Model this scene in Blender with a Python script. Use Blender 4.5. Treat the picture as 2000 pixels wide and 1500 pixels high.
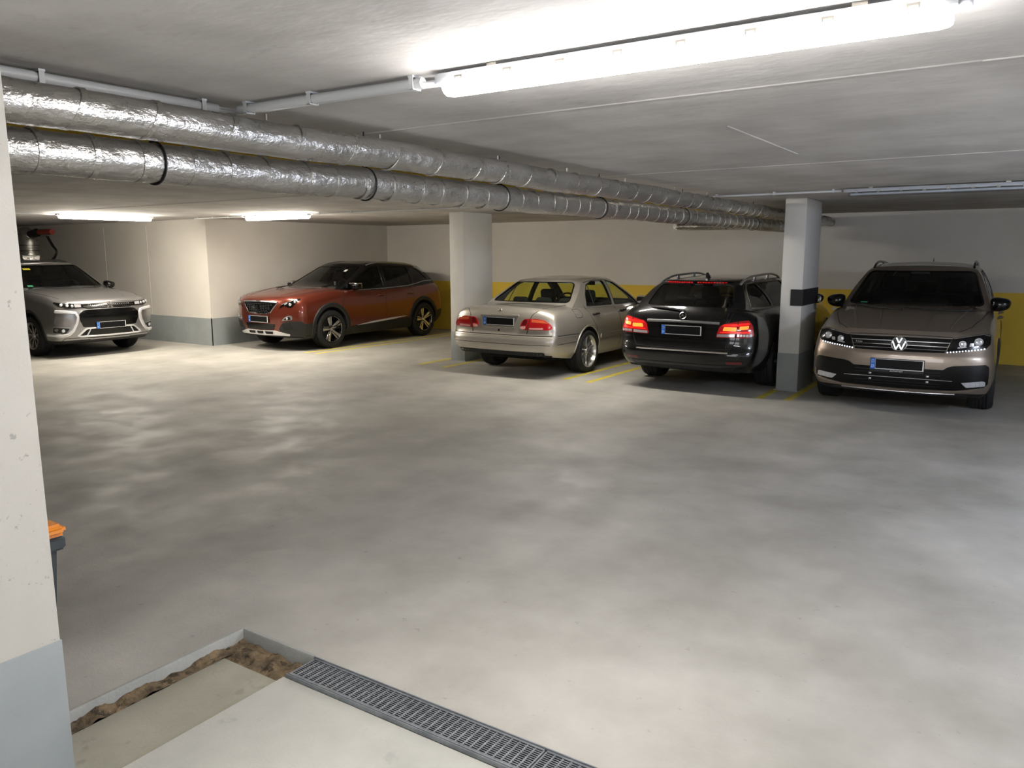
import bpy, bmesh, math, random
import numpy as np
from mathutils import Vector, Matrix
from mathutils.bvhtree import BVHTree
from mathutils.geometry import delaunay_2d_cdt
random.seed(7)
for o in list(bpy.data.objects): bpy.data.objects.remove(o, do_unlink=True)
SC = bpy.context.scene
COL = SC.collection
PI = math.pi
# ------------------------------------------------------------------ camera, world, exposure
CAM_H = 1.741; ROOM_H = 2.40; BACK_Y = 14.42
cam_data = bpy.data.cameras.new('camera'); cam = bpy.data.objects.new('camera', cam_data); COL.objects.link(cam)
cam_data.sensor_width = 36.0; cam_data.sensor_fit = 'HORIZONTAL'; cam_data.lens = 1532.0/2000*36.0; cam_data.clip_start = .05
yaw, pitch, roll = math.radians(33.345), math.radians(-9.453), math.radians(-.166)
fw = Vector((-math.sin(yaw)*math.cos(pitch), math.cos(yaw)*math.cos(pitch), math.sin(pitch)))
rt = Vector((math.cos(yaw), math.sin(yaw), 0)); up = rt.cross(fw)
r2 = rt*math.cos(roll)+up*math.sin(roll); u2 = up*math.cos(roll)-rt*math.sin(roll)
M = Matrix.Identity(4)
for i in range(3): M[i][0] = r2[i]; M[i][1] = u2[i]; M[i][2] = -fw[i]
M[2][3] = CAM_H
cam.matrix_world = M
SC.camera = cam
SC.view_settings.view_transform = 'Standard'; SC.view_settings.look = 'None'
SC.view_settings.gamma = 1.0; SC.view_settings.use_curve_mapping = False
SC.view_settings.exposure = 1.5
LAMP_NEAR, LAMP_FAR = 43.0, 78.0
world = bpy.data.worlds.new('world'); SC.world = world; world.use_nodes = True
world.node_tree.nodes['Background'].inputs[0].default_value = (.93, .96, 1.0, 1)
world.node_tree.nodes['Background'].inputs[1].default_value = 1.6

# ------------------------------------------------------------------ materials
def lin(c):
    return tuple((v/255/12.92 if v/255 <= .04045 else ((v/255+.055)/1.055)**2.4) for v in c)
MATS = {}
def mat(name, rgb, rough=.5, metal=0.0, coat=0.0, emit=0.0, spec=.5, coat_rough=.03):
    if name in MATS: return MATS[name]
    m = bpy.data.materials.new(name); m.use_nodes = True
    b = m.node_tree.nodes['Principled BSDF']; c = (*lin(rgb), 1)
    b.inputs['Base Color'].default_value = c; b.inputs['Roughness'].default_value = rough
    b.inputs['Metallic'].default_value = metal; b.inputs['Coat Weight'].default_value = coat
    b.inputs['Coat Roughness'].default_value = coat_rough
    b.inputs['Specular IOR Level'].default_value = spec
    if emit:
        b.inputs['Emission Color'].default_value = c; b.inputs['Emission Strength'].default_value = emit
    MATS[name] = m
    return m
def nodes(m): return m.node_tree.nodes, m.node_tree.links, m.node_tree.nodes['Principled BSDF']
def noise_mat(name, c1, c2, rough=(.5, .7), scale=3.0, detail=6.0, bump=0.1, bscale=40.0, stretch=(1, 1, 1), spots=None, dist=.01, bands=None):
    """object-space noise between two colours, roughness noise and fine bump; optional dark pores"""
    m = mat(name, c1); N, Lk, B = nodes(m)
    tc = N.new('ShaderNodeTexCoord'); mp = N.new('ShaderNodeMapping'); mp.inputs['Scale'].default_value = stretch
    Lk.new(tc.outputs['Object'], mp.inputs[0])
    def noise(s, d=6.0, r=.6):
        n = N.new('ShaderNodeTexNoise'); n.inputs['Scale'].default_value = s; n.inputs['Detail'].default_value = d; n.inputs['Roughness'].default_value = r
        Lk.new(mp.outputs[0], n.inputs[0]); return n
    def ramp(src, p0, p1, a, b):
        r = N.new('ShaderNodeValToRGB'); r.color_ramp.elements[0].position = p0; r.color_ramp.elements[1].position = p1
        r.color_ramp.elements[0].color = (*a, 1); r.color_ramp.elements[1].color = (*b, 1); Lk.new(src, r.inputs[0]); return r
    n1 = noise(scale, detail); r1 = ramp(n1.outputs[0], .33, .68, lin(c1), lin(c2)); col = r1.outputs[0]
    def mult(col, fac_ramp):
        mx = N.new('ShaderNodeMix'); mx.data_type = 'RGBA'; mx.blend_type = 'MULTIPLY'; mx.inputs[0].default_value = 1.0
        Lk.new(col, mx.inputs[6]); Lk.new(fac_ramp, mx.inputs[7]); return mx.outputs[2]
    if spots:
        n3 = noise(spots[0], 3.0); r3 = ramp(n3.outputs[0], spots[1], spots[1]+.05, (1, 1, 1), (spots[2],)*3); col = mult(col, r3.outputs[0])
    if bands:   # large soft stains: (scale, stretch, dark)
        mp2 = N.new('ShaderNodeMapping'); mp2.inputs['Scale'].default_value = bands[1]; Lk.new(tc.outputs['Object'], mp2.inputs[0])
        n4 = N.new('ShaderNodeTexNoise'); n4.inputs['Scale'].default_value = bands[0]; n4.inputs['Detail'].default_value = 5; Lk.new(mp2.outputs[0], n4.inputs[0])
        r4 = ramp(n4.outputs[0], .4, .62, (bands[2],)*3, (1, 1, 1)); col = mult(col, r4.outputs[0])
    Lk.new(col, B.inputs['Base Color'])
    n2 = noise(scale*1.7, 5.0); r2_ = ramp(n2.outputs[0], .35, .65, (rough[0],)*3, (rough[1],)*3); Lk.new(r2_.outputs[0], B.inputs['Roughness'])
    if bump:
        nb = noise(bscale, 4.0); bp = N.new('ShaderNodeBump'); bp.inputs['Strength'].default_value = bump; bp.inputs['Distance'].default_value = dist
        Lk.new(nb.outputs[0], bp.inputs['Height']); Lk.new(bp.outputs[0], B.inputs['Normal'])
    return m
def glass_mat(name, tint, rough=.02, base=.03):
    m = bpy.data.materials.new(name); m.use_nodes = True; nt = m.node_tree; nt.nodes.clear()
    out = nt.nodes.new('ShaderNodeOutputMaterial'); mx = nt.nodes.new('ShaderNodeMixShader')
    t = nt.nodes.new('ShaderNodeBsdfTransparent'); t.inputs[0].default_value = (*tint, 1)
    g = nt.nodes.new('ShaderNodeBsdfGlossy'); g.inputs['Roughness'].default_value = rough
    lw = nt.nodes.new('ShaderNodeLayerWeight'); lw.inputs[0].default_value = .5   # Schlick reflectance, same from both sides of the pane
    p5 = nt.nodes.new('ShaderNodeMath'); p5.operation = 'POWER'; p5.inputs[1].default_value = 5.0
    f = nt.nodes.new('ShaderNodeMath'); f.operation = 'MULTIPLY_ADD'; f.inputs[1].default_value = .92; f.inputs[2].default_value = .05
    nt.links.new(lw.outputs['Facing'], p5.inputs[0]); nt.links.new(p5.outputs[0], f.inputs[0]); nt.links.new(f.outputs[0], mx.inputs[0]); nt.links.new(t.outputs[0], mx.inputs[1]); nt.links.new(g.outputs[0], mx.inputs[2]); nt.links.new(mx.outputs[0], out.inputs[0])
    MATS[name] = m; return m
def paint(name, rgb, rough=.35, metal=.75):
    m = mat(name, rgb, rough, metal, coat=1.0, coat_rough=.04)
    N, Lk, B = nodes(m)
    tc = N.new('ShaderNodeTexCoord'); n = N.new('ShaderNodeTexNoise'); n.inputs['Scale'].default_value = 900; n.inputs['Detail'].default_value = 1
    Lk.new(tc.outputs['Object'], n.inputs[0])
    r = N.new('ShaderNodeValToRGB'); c = lin(rgb)
    r.color_ramp.elements[0].color = (*[v*.85 for v in c], 1); r.color_ramp.elements[1].color = (*[min(1, v*1.15) for v in c], 1)
    r.color_ramp.elements[0].position = .35; r.color_ramp.elements[1].position = .65
    Lk.new(n.outputs[0], r.inputs[0]); Lk.new(r.outputs[0], B.inputs['Base Color'])
    return m

noise_mat('floor_coating', (155, 152, 143), (182, 179, 171), (.50, .70), 1.3, 7, .12, 60, spots=(17, .68, .80), bands=(.7, (1, .5, 1), .80))
noise_mat('ceiling_concrete', (188, 185, 182), (210, 207, 204), (.8, .95), 1.6, 8, .22, 2.6, stretch=(1, 1.6, 1), spots=(9, .64, .92), dist=.03, bands=(1.1, (1.6, .7, 1), .86))
noise_mat('wall_paint', (203, 198, 189), (210, 205, 196), (.7, .85), 1.2, 5, .12, 70)
noise_mat('pillar_paint', (200, 198, 193), (208, 206, 200), (.6, .75), 2, 5, .10, 60)
noise_mat('jamb_paint', (186, 182, 173), (193, 189, 180), (.6, .75), 2.2, 5, .12, 70, spots=(30, .655, .66))
noise_mat('base_grey', (140, 146, 146), (150, 155, 154), (.5, .65), 3, 5, .12, 70)
noise_mat('wall_yellow', (220, 184, 56), (226, 192, 66), (.6, .75), 2, 5, .10, 60)
noise_mat('line_yellow', (206, 188, 62), (186, 172, 76), (.5, .7), 7, 6, .1, 60, spots=(14, .6, .8))
noise_mat('number_grey', (206, 206, 204), (196, 194, 184), (.6, .8), 9, 5, 0)
noise_mat('ramp_concrete', (176, 176, 168), (196, 195, 186), (.6, .8), 2.2, 8, .2, 90, spots=(6, .66, .88), bands=(1.6, (1, .5, 1), .93))
noise_mat('strip_concrete', (138, 135, 120), (156, 152, 137), (.65, .85), 3.0, 8, .2, 70, spots=(8, .64, .8))
noise_mat('kerb_grey', (140, 142, 138), (156, 156, 150), (.55, .75), 5, 6, .3, 60)
noise_mat('dirt', (74, 62, 46), (142, 122, 92), (.85, 1.0), 9, 8, .9, 40, spots=(16, .58, .35), dist=.02)
noise_mat('galvanised', (112, 116, 120), (140, 143, 146), (.35, .55), 12, 5, .1, 60)
noise_mat('foil', (178, 175, 169), (196, 193, 187), (.22, .38), 3, 5, .55, 22, stretch=(1, .6, 1), dist=.02)
nodes(MATS['foil'])[2].inputs['Metallic'].default_value = .85
nodes(MATS['galvanised'])[2].inputs['Metallic'].default_value = .25
mat('trench_dark', (26, 25, 24), .8)
mat('plastic_white', (206, 208, 210), .4)
mat('plastic_grey', (176, 180, 186), .4)
mat('clip_steel', (150, 146, 138), .4, .8)
mat('gas_yellow', (214, 178, 30), .45)
mat('strap_black', (18, 18, 18), .5)
mat('pad_black', (26, 26, 30), .75)
mat('pipe_red', (150, 62, 48), .5)
mat('bin_orange', (222, 132, 26), .42)
mat('bin_grey', (58, 64, 66), .5)
mat('tube_cold', (196, 200, 206), .25)
glass_mat('cover_clear', (.86, .88, .9))
mat('tube_light_near', (252, 248, 246), .5, emit=LAMP_NEAR); mat('tube_light', (255, 246, 231), .5, emit=LAMP_FAR); mat('tube_light_hidden', (252, 246, 236), .5, emit=46.0); mat('tube_fill_added', (218, 230, 255), .5, emit=125.0)
# car materials
mat('black_gloss', (6, 6, 7), .14, 0, 0, spec=.4)
mat('black_plastic', (22, 22, 23), .55)
mat('under_black', (9, 9, 9), .85)
mat('rubber', (19, 19, 19), .75)
mat('interior', (15, 15, 17), .8)
mat('interior_light', (120, 116, 108), .8)
mat('chrome', (226, 226, 228), .08, 1.0)
mat('satin', (186, 187, 189), .28, .9)
mat('bright_trim', (226, 226, 228), .28, .55)
mat('alloy_bright', (206, 204, 200), .25, .85)
mat('alloy_dark', (26, 26, 27), .35, .6)
mat('alloy_grey', (112, 113, 115), .3, .85)
mat('lamp_red', (176, 24, 28), .12, 0, .8)
mat('lamp_red_dark', (96, 14, 18), .12, 0, .8)
mat('lamp_red_lit', (236, 30, 24), .2, 0, .5, emit=.22)
mat('lamp_amber_lit', (255, 110, 40), .2, emit=.85)
mat('lamp_pink', (224, 160, 150), .15, 0, .8)
mat('lamp_amber', (214, 96, 60), .15, 0, .8)
mat('lamp_clear', (206, 206, 208), .1, .55, .8)
mat('led_white', (240, 244, 255), .3, emit=.45)
mat('lens_white', (206, 208, 212), .08, .45, 1.0)
mat('plate_white', (226, 226, 222), .35)
mat('plate_black', (6, 6, 8), .5, spec=.2)
mat('plate_blue', (22, 104, 200), .35)
mat('sticker_green', (60, 150, 110), .5)
mat('sticker_yellow', (196, 190, 60), .5)
mat('gap', (10, 10, 10), .9)
glass_mat('glass_clear', (.80, .90, .82))
glass_mat('glass_grey', (.30, .33, .33))
glass_mat('glass_dark', (.085, .09, .10))

# ------------------------------------------------------------------ object helpers
def finish(me, smooth=40):
    me.polygons.foreach_set('use_smooth', [True]*len(me.polygons))
    try: me.set_sharp_from_angle(angle=math.radians(smooth))
    except Exception: pass
    me.update()
def new_obj(name, me, parent=None, loc=None, rot=None):
    o = bpy.data.objects.new(name, me); COL.objects.link(o)
    if parent: o.parent = parent
    if loc is not None: o.location = loc
    if rot is not None: o.rotation_euler = rot
    return o
def to_obj(name, bm, material, parent=None, smooth=40, loc=None, rot=None):
    bmesh.ops.recalc_face_normals(bm, faces=bm.faces)
    me = bpy.data.meshes.new(name); bm.to_mesh(me); bm.free()
    for m in (material if isinstance(material, (list, tuple)) else [material]): me.materials.append(MATS[m] if isinstance(m, str) else m)
    finish(me, smooth)
    return new_obj(name, me, parent, loc, rot)
def pydata(name, verts, faces, material, parent=None, smooth=40, loc=None, rot=None, recalc=True):
    bm = bmesh.new(); vs = [bm.verts.new(v) for v in verts]
    for f in faces:
        try: bm.faces.new([vs[i] for i in f])
        except ValueError: pass
    if not recalc:
        me = bpy.data.meshes.new(name); bm.to_mesh(me); bm.free(); me.materials.append(MATS[material]); finish(me, smooth)
        return new_obj(name, me, parent, loc, rot)
    return to_obj(name, bm, material, parent, smooth, loc, rot)
def tag(o, label=None, cat=None, group=None, kind=None):
    if label: o['label'] = label
    if cat: o['category'] = cat
    if group: o['group'] = group
    if kind: o['kind'] = kind
    return o
def thing(name, label, cat, loc=(0, 0, 0), rz=0, group=None):
    o = new_obj(name, None, None, loc, (0, 0, rz)); o.empty_display_size = .2
    return tag(o, label, cat, group)
def bm_box(bm, lo, hi, bevel=0, seg=2):
    r = bmesh.ops.create_cube(bm, size=1)['verts']
    for v in r: v.co = Vector([(lo[i]+hi[i])/2+v.co[i]*(hi[i]-lo[i]) for i in range(3)])
    if bevel:
        es = set(e for v in r for e in v.link_edges); bmesh.ops.bevel(bm, geom=list(es), offset=bevel, segments=seg, affect='EDGES', profile=.5)
    return bm
def box(name, lo, hi, material, parent=None, bevel=0, seg=2):
    return to_obj(name, bm_box(bmesh.new(), lo, hi, bevel, seg), material, parent)
def frames(pts, closed=False):
    out = []; n = len(pts); prev = None
    for i, p in enumerate(pts):
        a = pts[(i-1) % n] if (i or closed) else p; b = pts[(i+1) % n] if (i < n-1 or closed) else p
        t = (Vector(b)-Vector(a)).normalized()
        ref = Vector((0, 0, 1)) if abs(t.z) < .9 else Vector((1, 0, 0))
        s = t.cross(ref).normalized()
        if prev is not None and s.dot(prev) < 0: s = -s
        prev = s; out.append((Vector(p), s, s.cross(t).normalized()))
    return out
def bm_tube(bm, pts, r, n=10, closed=False, cap=True):
    fr = frames(pts, closed); rings = []
    for k, (p, s, u) in enumerate(fr):
        rr = r[k] if isinstance(r, (list, tuple)) else r
        rings.append([bm.verts.new(p+s*(rr*math.cos(2*PI*j/n))+u*(rr*math.sin(2*PI*j/n))) for j in range(n)])
    m = len(rings)
    for k in range(m if closed else m-1):
        a, b = rings[k], rings[(k+1) % m]
        for j in range(n): bm.faces.new((a[j], a[(j+1) % n], b[(j+1) % n], b[j]))
    if cap and not closed: bm.faces.new(rings[0][::-1]); bm.faces.new(rings[-1])
    return bm
def tube(name, pts, r, material, parent=None, n=10, closed=False):
    return to_obj(name, bm_tube(bmesh.new(), pts, r, n, closed), material, parent)
def bm_lathe(bm, prof, axis='x', n=40, org=(0, 0, 0), closed=False, caps=True):
    """prof: list of (along, radius)"""
    rings = []
    for a, r in prof:
        ring = []
        for j in range(n):
            c, s = math.cos(2*PI*j/n)*r, math.sin(2*PI*j/n)*r
            v = {'x': (a, c, s), 'y': (c, a, s), 'z': (c, s, a)}[axis]; ring.append(bm.verts.new(Vector(v)+Vector(org)))
        rings.append(ring)
    m = len(rings)
    for k in range(m if closed else m-1):
        A, B = rings[k], rings[(k+1) % m]
        for j in range(n): bm.faces.new((A[j], A[(j+1) % n], B[(j+1) % n], B[j]))
    if not closed and caps:
        if prof[0][1] > 1e-4: bm.faces.new(rings[0][::-1])
        if prof[-1][1] > 1e-4: bm.faces.new(rings[-1])
    bmesh.ops.remove_doubles(bm, verts=bm.verts, dist=1e-5)
    return bm
def bm_prism(bm, poly, z0, z1, mtx=None):
    a = [bm.verts.new(Vector((p[0], p[1], z0))) for p in poly]; b = [bm.verts.new(Vector((p[0], p[1], z1))) for p in poly]
    n = len(poly)
    bm.faces.new(a[::-1]); bm.faces.new(b)
    for i in range(n): bm.faces.new((a[i], a[(i+1) % n], b[(i+1) % n], b[i]))
    if mtx is not None: bmesh.ops.transform(bm, matrix=mtx, verts=a+b)
    return bm
def copy_tree(o, parent=None):
    c = o.copy(); COL.objects.link(c); c.parent = parent
    for ch in o.children: copy_tree(ch, c)
    return c
# ------------------------------------------------------------------ the room
X0, X1, XA, YA = -25.0, 4.0, -13.08, 9.40
YF, XK = 2.19, -2.96          # edge of the coated floor at the entrance (front edge, kerb)
bm = bmesh.new()
bm_prism(bm, [(X0, -3), (XK, -3), (XK, YF), (X1, YF), (X1, BACK_Y), (X0, BACK_Y)], -.16, 0)
floor = to_obj('floor', bm, 'floor_coating'); tag(floor, kind='structure')
ceil = box('ceiling', (X0, -3, ROOM_H), (X1, BACK_Y+.2, ROOM_H+.25), 'ceiling_concrete'); tag(ceil, kind='structure')
for (a, b, w) in (((-2.83, 3.33), (-.21, 3.31), .012), ((-.21, 3.31), (3.9, 3.28), .008), ((-7.2, 3.36), (-2.83, 3.33), .006), ((-1.41, 4.2), (-1.40, 5.65), .008), ((-2.5, 6.3), (3.9, 6.25), .006), ((-12.0, 6.45), (-2.5, 6.3), .006)):
    d = Vector((b[0]-a[0], b[1]-a[1], 0)); s = Vector((-d.y, d.x, 0)).normalized()*w
    A, B = Vector((*a, ROOM_H)), Vector((*b, ROOM_H)); dz = Vector((0, 0, -.004))
    pydata('joint_ridge', [A-s, A+dz, A+s, B-s, B+dz, B+s], [(0, 1, 4, 3), (1, 2, 5, 4)], 'ceiling_concrete', ceil)
def wall(name, lo, hi, base=.5, face=None):
    w = box(name, lo, hi, 'wall_paint'); tag(w, kind='structure'); return w
wb_ = wall('wall_back', (XA, BACK_Y, -.1), (X1, BACK_Y+.2, ROOM_H))
box('yellow_band', (XA, BACK_Y-.003, .0), (X1, BACK_Y+.01, 1.117), 'wall_yellow', wb_)
wa = wall('wall_left', (X0, YA, -.1), (XA, BACK_Y+.2, ROOM_H))
box('grey_base_band', (X0, YA-.004, 0), (XA+.004, YA+.01, .525), 'base_grey', wa)
box('grey_base_band', (XA-.01, YA-.004, 0), (XA+.004, BACK_Y, .525), 'base_grey', wa)
for k, x in enumerate((-16.55, -15.0)):
    box('formwork_seam', (x-.006, YA-.004, .53), (x+.006, YA+.01, 2.3), 'wall_paint', wa)
w = wall('wall_far_left', (X0-.2, -3, -.1), (X0, YA, ROOM_H))
w = wall('wall_right', (X1, -3, -.1), (X1+.2, BACK_Y+.2, ROOM_H))
w = wall('wall_front_left', (X0, -3.2, -.1), (-2.52, -3, ROOM_H))
w = wall('wall_front_right', (1.5, .9, -.1), (X1, 1.15, ROOM_H))
# side of the entrance opening (nearest to the viewer)
JX, JY = -2.55, 1.187
jamb = box('wall_entrance', (JX-.26, -4.5, -.4), (JX, JY, ROOM_H), 'jamb_paint', bevel=.006); tag(jamb, kind='structure')
box('grey_base_band', (JX-.264, -4.5, -.2), (JX+.003, JY+.003, .50), 'base_grey', jamb, bevel=.003)
w = box('wall_ramp_right', (1.5, -4.5, -.4), (1.75, .9, ROOM_H), 'jamb_paint'); tag(w, kind='structure')
w = box('ceiling_ramp', (JX-.26, -4.5, ROOM_H), (1.75, -3, ROOM_H+.25), 'ceiling_concrete'); tag(w, kind='structure')
# digits 1 2 on the yellow band
def text_mesh(body, size, extrude=.0015):
    cu = bpy.data.curves.new('lettering', 'FONT'); cu.body = body; cu.size = size; cu.extrude = extrude; cu.align_x = 'CENTER'; cu.align_y = 'CENTER'; cu.resolution_u = 3
    o = bpy.data.objects.new('lettering', cu); COL.objects.link(o)
    dg = bpy.context.evaluated_depsgraph_get(); me = bpy.data.meshes.new_from_object(o.evaluated_get(dg))
    bpy.data.objects.remove(o, do_unlink=True); return me
for ch, x in (('1', -3.04), ('2', -2.80)):
    me = text_mesh(ch, .37, .0012); me.materials.clear(); me.materials.append(MATS['number_grey'])
    o = new_obj('bay_number', me, wb_, (x, BACK_Y-.0045, .875), (PI/2, 0, 0)); o.scale = (.8, 1, 1); o['label'] = 'faded grey digit %s of the bay number on the yellow band' % ch
# pillars
def pillar(x0, x1, y0, y1, label):
    p = box('pillar', (x0, y0, 0), (x1, y1, ROOM_H), 'pillar_paint', bevel=.012); tag(p, label, 'pillar', kind='structure')
    box('grey_base_band', (x0-.003, y0-.003, 0), (x1+.003, y1+.003, .485), 'base_grey', p, bevel=.012)
    bm = bmesh.new(); bm_prism(bm, [(x0-.02, y0-.02), (x1+.02, y0-.02), (x1+.02, y1+.02), (x0-.02, y1+.02)], 0, .012); to_obj('foot_fillet', bm, 'base_grey', p)
    return p
P1 = pillar(-7.92, -7.64, 10.21, 11.02, 'slender off-white concrete pillar beside the champagne silver saloon')
P2 = pillar(-2.635, -2.372, 10.18, 11.0, 'pillar with black corner pad between black estate and bronze car')
bm = bmesh.new(); bm_prism(bm, [(-2.51, 10.165), (-2.357, 10.165), (-2.357, 10.98), (-2.37, 10.98), (-2.372, 10.18), (-2.51, 10.18)], 1.085, 1.287)
to_obj('corner_pad', bm, 'pad_black', P2)['label'] = 'black foam impact pad'
# parking lines
LN = [(-10.762, 9.6, 14.3, -10.70), (-10.48, 9.6, 14.3, -10.40), (-8.05, 9.55, 14.3, -8.0), (-7.52, 9.48, 14.3, -7.48), (-5.35, 9.45, 14.3, -5.25), (-4.95, 9.38, 14.3, -4.90), (-2.64, 9.45, 14.3, -2.62), (-2.32, 9.5, 14.3, -2.28)]
LL = ['left yellow bay line beside the copper red car', 'right yellow bay line beside the copper red car', 'yellow bay line left of the slender pillar by the saloon', 'yellow bay line between slender pillar and saloon',
      'yellow bay line nearest the saloon, between saloon and black estate', 'yellow bay line nearest the black estate, between saloon and estate', 'yellow bay line between black estate and padded pillar', 'yellow bay line between padded pillar and bronze car']
for (xa, ya, yb, xb), lb in zip(LN, LL):
    n = 24; v = []; hw = .046
    for k in range(n+1):
        t = k/n; x = xa+(xb-xa)*t; y = ya+(yb-ya)*t
        v += [(x-hw+random.uniform(-.003, .003), y, 0), (x-hw+.004, y, .0016), (x+hw-.004, y, .0016), (x+hw+random.uniform(-.003, .003), y, 0)]
    f = [(4*k+j, 4*k+j+1, 4*k+j+5, 4*k+j+4) for k in range(n) for j in range(3)]+[(0, 1, 2, 3), (4*n, 4*n+1, 4*n+2, 4*n+3)]
    tag(pydata('parking_line', v, f, 'line_yellow'), lb, 'floor marking', 'yellow parking bay lines')
# ------------------------------------------------------------------ entrance: ramp slab, strip, dirt, drain
GY0, GY1 = 2.045, 2.185
ramp = box('floor_ramp', (-2.50, -7, -.30), (1.5, GY0-.012, -.022), 'ramp_concrete', bevel=.004); tag(ramp, kind='structure')
strip = box('floor_strip', (-2.87, -7, -.30), (-2.50, GY0-.03, -.040), 'strip_concrete', bevel=.004); tag(strip, kind='structure')
sub = box('floor_sub', (XK-.02, -7, -.4), (1.5, YF+.02, -.155), 'trench_dark'); tag(sub, kind='structure')
# chamfered kerb edging of the coated floor
def kerb(pts, name):
    out = []
    for (p, nrm) in pts:
        out += [(p[0]-nrm[0]*.014, p[1]-nrm[1]*.014, .0012), (p[0], p[1], .0012), (p[0]+nrm[0]*.006, p[1]+nrm[1]*.006, -.006), (p[0]+nrm[0]*.014, p[1]+nrm[1]*.014, -.13)]
    n = len(pts); f = [(4*k+j, 4*k+j+1, 4*k+j+5, 4*k+j+4) for k in range(n-1) for j in range(3)]
    return pydata(name, out, f, 'kerb_grey', floor)
kerb([((XK, -3.0), (1, 0)), ((XK, 0.5), (1, 0)), ((XK, YF), (1, -1))], 'kerb_edge'); kerb([((XK, YF), (1, -1)), ((-2.48, YF), (0, -1))], 'kerb_edge')
def dirt(name, x0, x1, y0, y1, z, nx, ny, lb):
    v = []; f = []
    from mathutils import noise as ns
    for i in range(nx+1):
        for j in range(ny+1):
            x = x0+(x1-x0)*i/nx; y = y0+(y1-y0)*j/ny
            h = ns.fractal(Vector((x*14, y*14, 3)), .9, 2.0, 4)*.016+ns.noise(Vector((x*4, y*4, 1)))*.012
            v.append((x, y, z+h))
    for i in range(nx):
        for j in range(ny): a = i*(ny+1)+j; f.append((a, a+ny+1, a+ny+2, a+1))
    tag(pydata(name, v, f, 'dirt', recalc=False), lb, 'dirt', kind='stuff')
dirt('dirt_fill', XK+.008, -2.865, -2.0, 2.06, -.042, 10, 320, 'brown dirt filling the gap along the kerb beside the entrance')
dirt('dirt_patch', XK+.008, -2.475, 2.005, YF-.010, -.052, 60, 22, 'brown dirt in the trench between kerb corner and drain grating')
# drain gratings
def grating(x0, x1, lb):
    g = thing('drain_grating', lb, 'grating', ((x0+x1)/2, (GY0+GY1)/2, 0), 0, 'drain gratings at the entrance')
    L2, W2 = (x1-x0)/2-.004, (GY1-GY0)/2
    for s in (-1, 1): box('edge_rail', (-L2, s*W2-.004, -.042), (L2, s*W2+.004, -.004), 'galvanised', g)
    for s in (-1, 1): box('end_bar', (s*L2-.003, -W2, -.042), (s*L2+.003, W2, -.006), 'galvanised', g)
    n = int(2*L2/.0333); first = None
    for k in range(1, n):
        x = -L2+2*L2*k/n
        if first is None: first = box('bearing_bar', (-.0035, -W2, -.036), (.0035, W2, -.006), 'galvanised', g); first.location.x = x
        else:
            c = first.copy(); COL.objects.link(c); c.location.x = x
    for k in range(1, 13):
        y = -W2+2*W2*k/13; box('cross_rod', (-L2, y-.0020, -.018), (L2, y+.0020, -.007), 'galvanised', g)
    return g
grating(-2.478, -1.30, 'first steel drain grating, next to the dirt-filled trench'); grating(-1.296, -.10, 'second steel drain grating, running out of the picture at the bottom'); grating(-.096, 1.10, 'third steel drain grating, out past the bottom of the picture')
ch = bmesh.new(); bm_box(ch, (-2.485, GY0-.011, -.15), (1.45, GY0-.005, -.006)); fr_ = to_obj('trim_1', ch, 'galvanised'); tag(fr_, kind='structure')
ch = bmesh.new(); bm_box(ch, (-2.485, GY1+.0045, -.15), (1.45, GY1+.009, .002)); fr_ = to_obj('trim_2', ch, 'galvanised'); tag(fr_, kind='structure')
# ------------------------------------------------------------------ lamps
def lamp(label, loc, rz, length=1.66, lit='tube_light', name='tube_lamp'):
    t = thing(name, label, 'lamp', (loc[0], loc[1], ROOM_H), rz, 'ceiling tube lamps')
    h = length/2
    def extr(prof, x0, x1, nm, m, par, round_end=0):
        v = []; f = []; n = len(prof)
        st = [(x0, 1.0), (x1, 1.0)] if not round_end else [(x0, .55), (x0+.008, .85), (x0+.03, 1.0), (x1-.03, 1.0), (x1-.008, .85), (x1, .55)]
        cy = 0; cz = sum(p[1] for p in prof)/n
        for x, s in st: v += [(x, cy+(p[0]-cy)*s, cz+(p[1]-cz)*s) for p in prof]
        for k in range(len(st)-1): f += [(k*n+j, k*n+(j+1) % n, (k+1)*n+(j+1) % n, (k+1)*n+j) for j in range(n)]
        f += [tuple(range(n))[::-1], tuple((len(st)-1)*n+j for j in range(n))]
        return pydata(nm, v, f, m, par)
    body = extr([(-.036, -.012), (.036, -.012), (.044, -.022), (.044, -.046), (-.044, -.046), (-.044, -.022)], -h, h, 'housing', 'plastic_grey', t)
    arc = [(.050*math.cos(a), -.046-.046*math.sin(a)) for a in [PI*k/12 for k in range(13)]]
    if lit:
        extr(arc, -h+.012, h-.012, 'diffuser', lit, t, 1)
    else:
        extr(arc, -h+.012, h-.012, 'diffuser', 'cover_clear', t, 1)
        for y in (-.02, .02): tube('fluorescent_tube', [(-h+.04, y, -.066), (h-.04, y, -.066)], .011, 'tube_cold', t)
    for sx in (-1, 1): box('end_socket', (sx*(h+.014)-.016, -.02, -.044), (sx*(h+.014)+.016, .02, -.014), 'plastic_grey', t, .004)
    for sx in (-.72, .72): box('ceiling_bracket', (sx*h-.02, -.03, -.013), (sx*h+.02, .03, 0), 'clip_steel', t)
    n = 8; clip = None
    for k in range(n):
        x = -h+.1+(length-.2)*k/(n-1)
        for s in (-1, 1):
            if clip is None:
                bm = bmesh.new(); bm_box(bm, (-.016, -.049, -.056), (.016, -.0445, -.050)); bm_box(bm, (-.016, -.049, -.056), (-.011, -.0445, -.030)); bm_box(bm, (.011, -.049, -.056), (.016, -.0445, -.030)); bm_box(bm, (-.012, -.049, -.036), (.012, -.0445, -.030))
                clip = to_obj('clip', bm, 'clip_steel', t); clip.location.x = x
            else:
                c = clip.copy(); COL.objects.link(c); c.location.x = x; c.rotation_euler.z = 0 if s < 0 else PI
    return t
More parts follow.
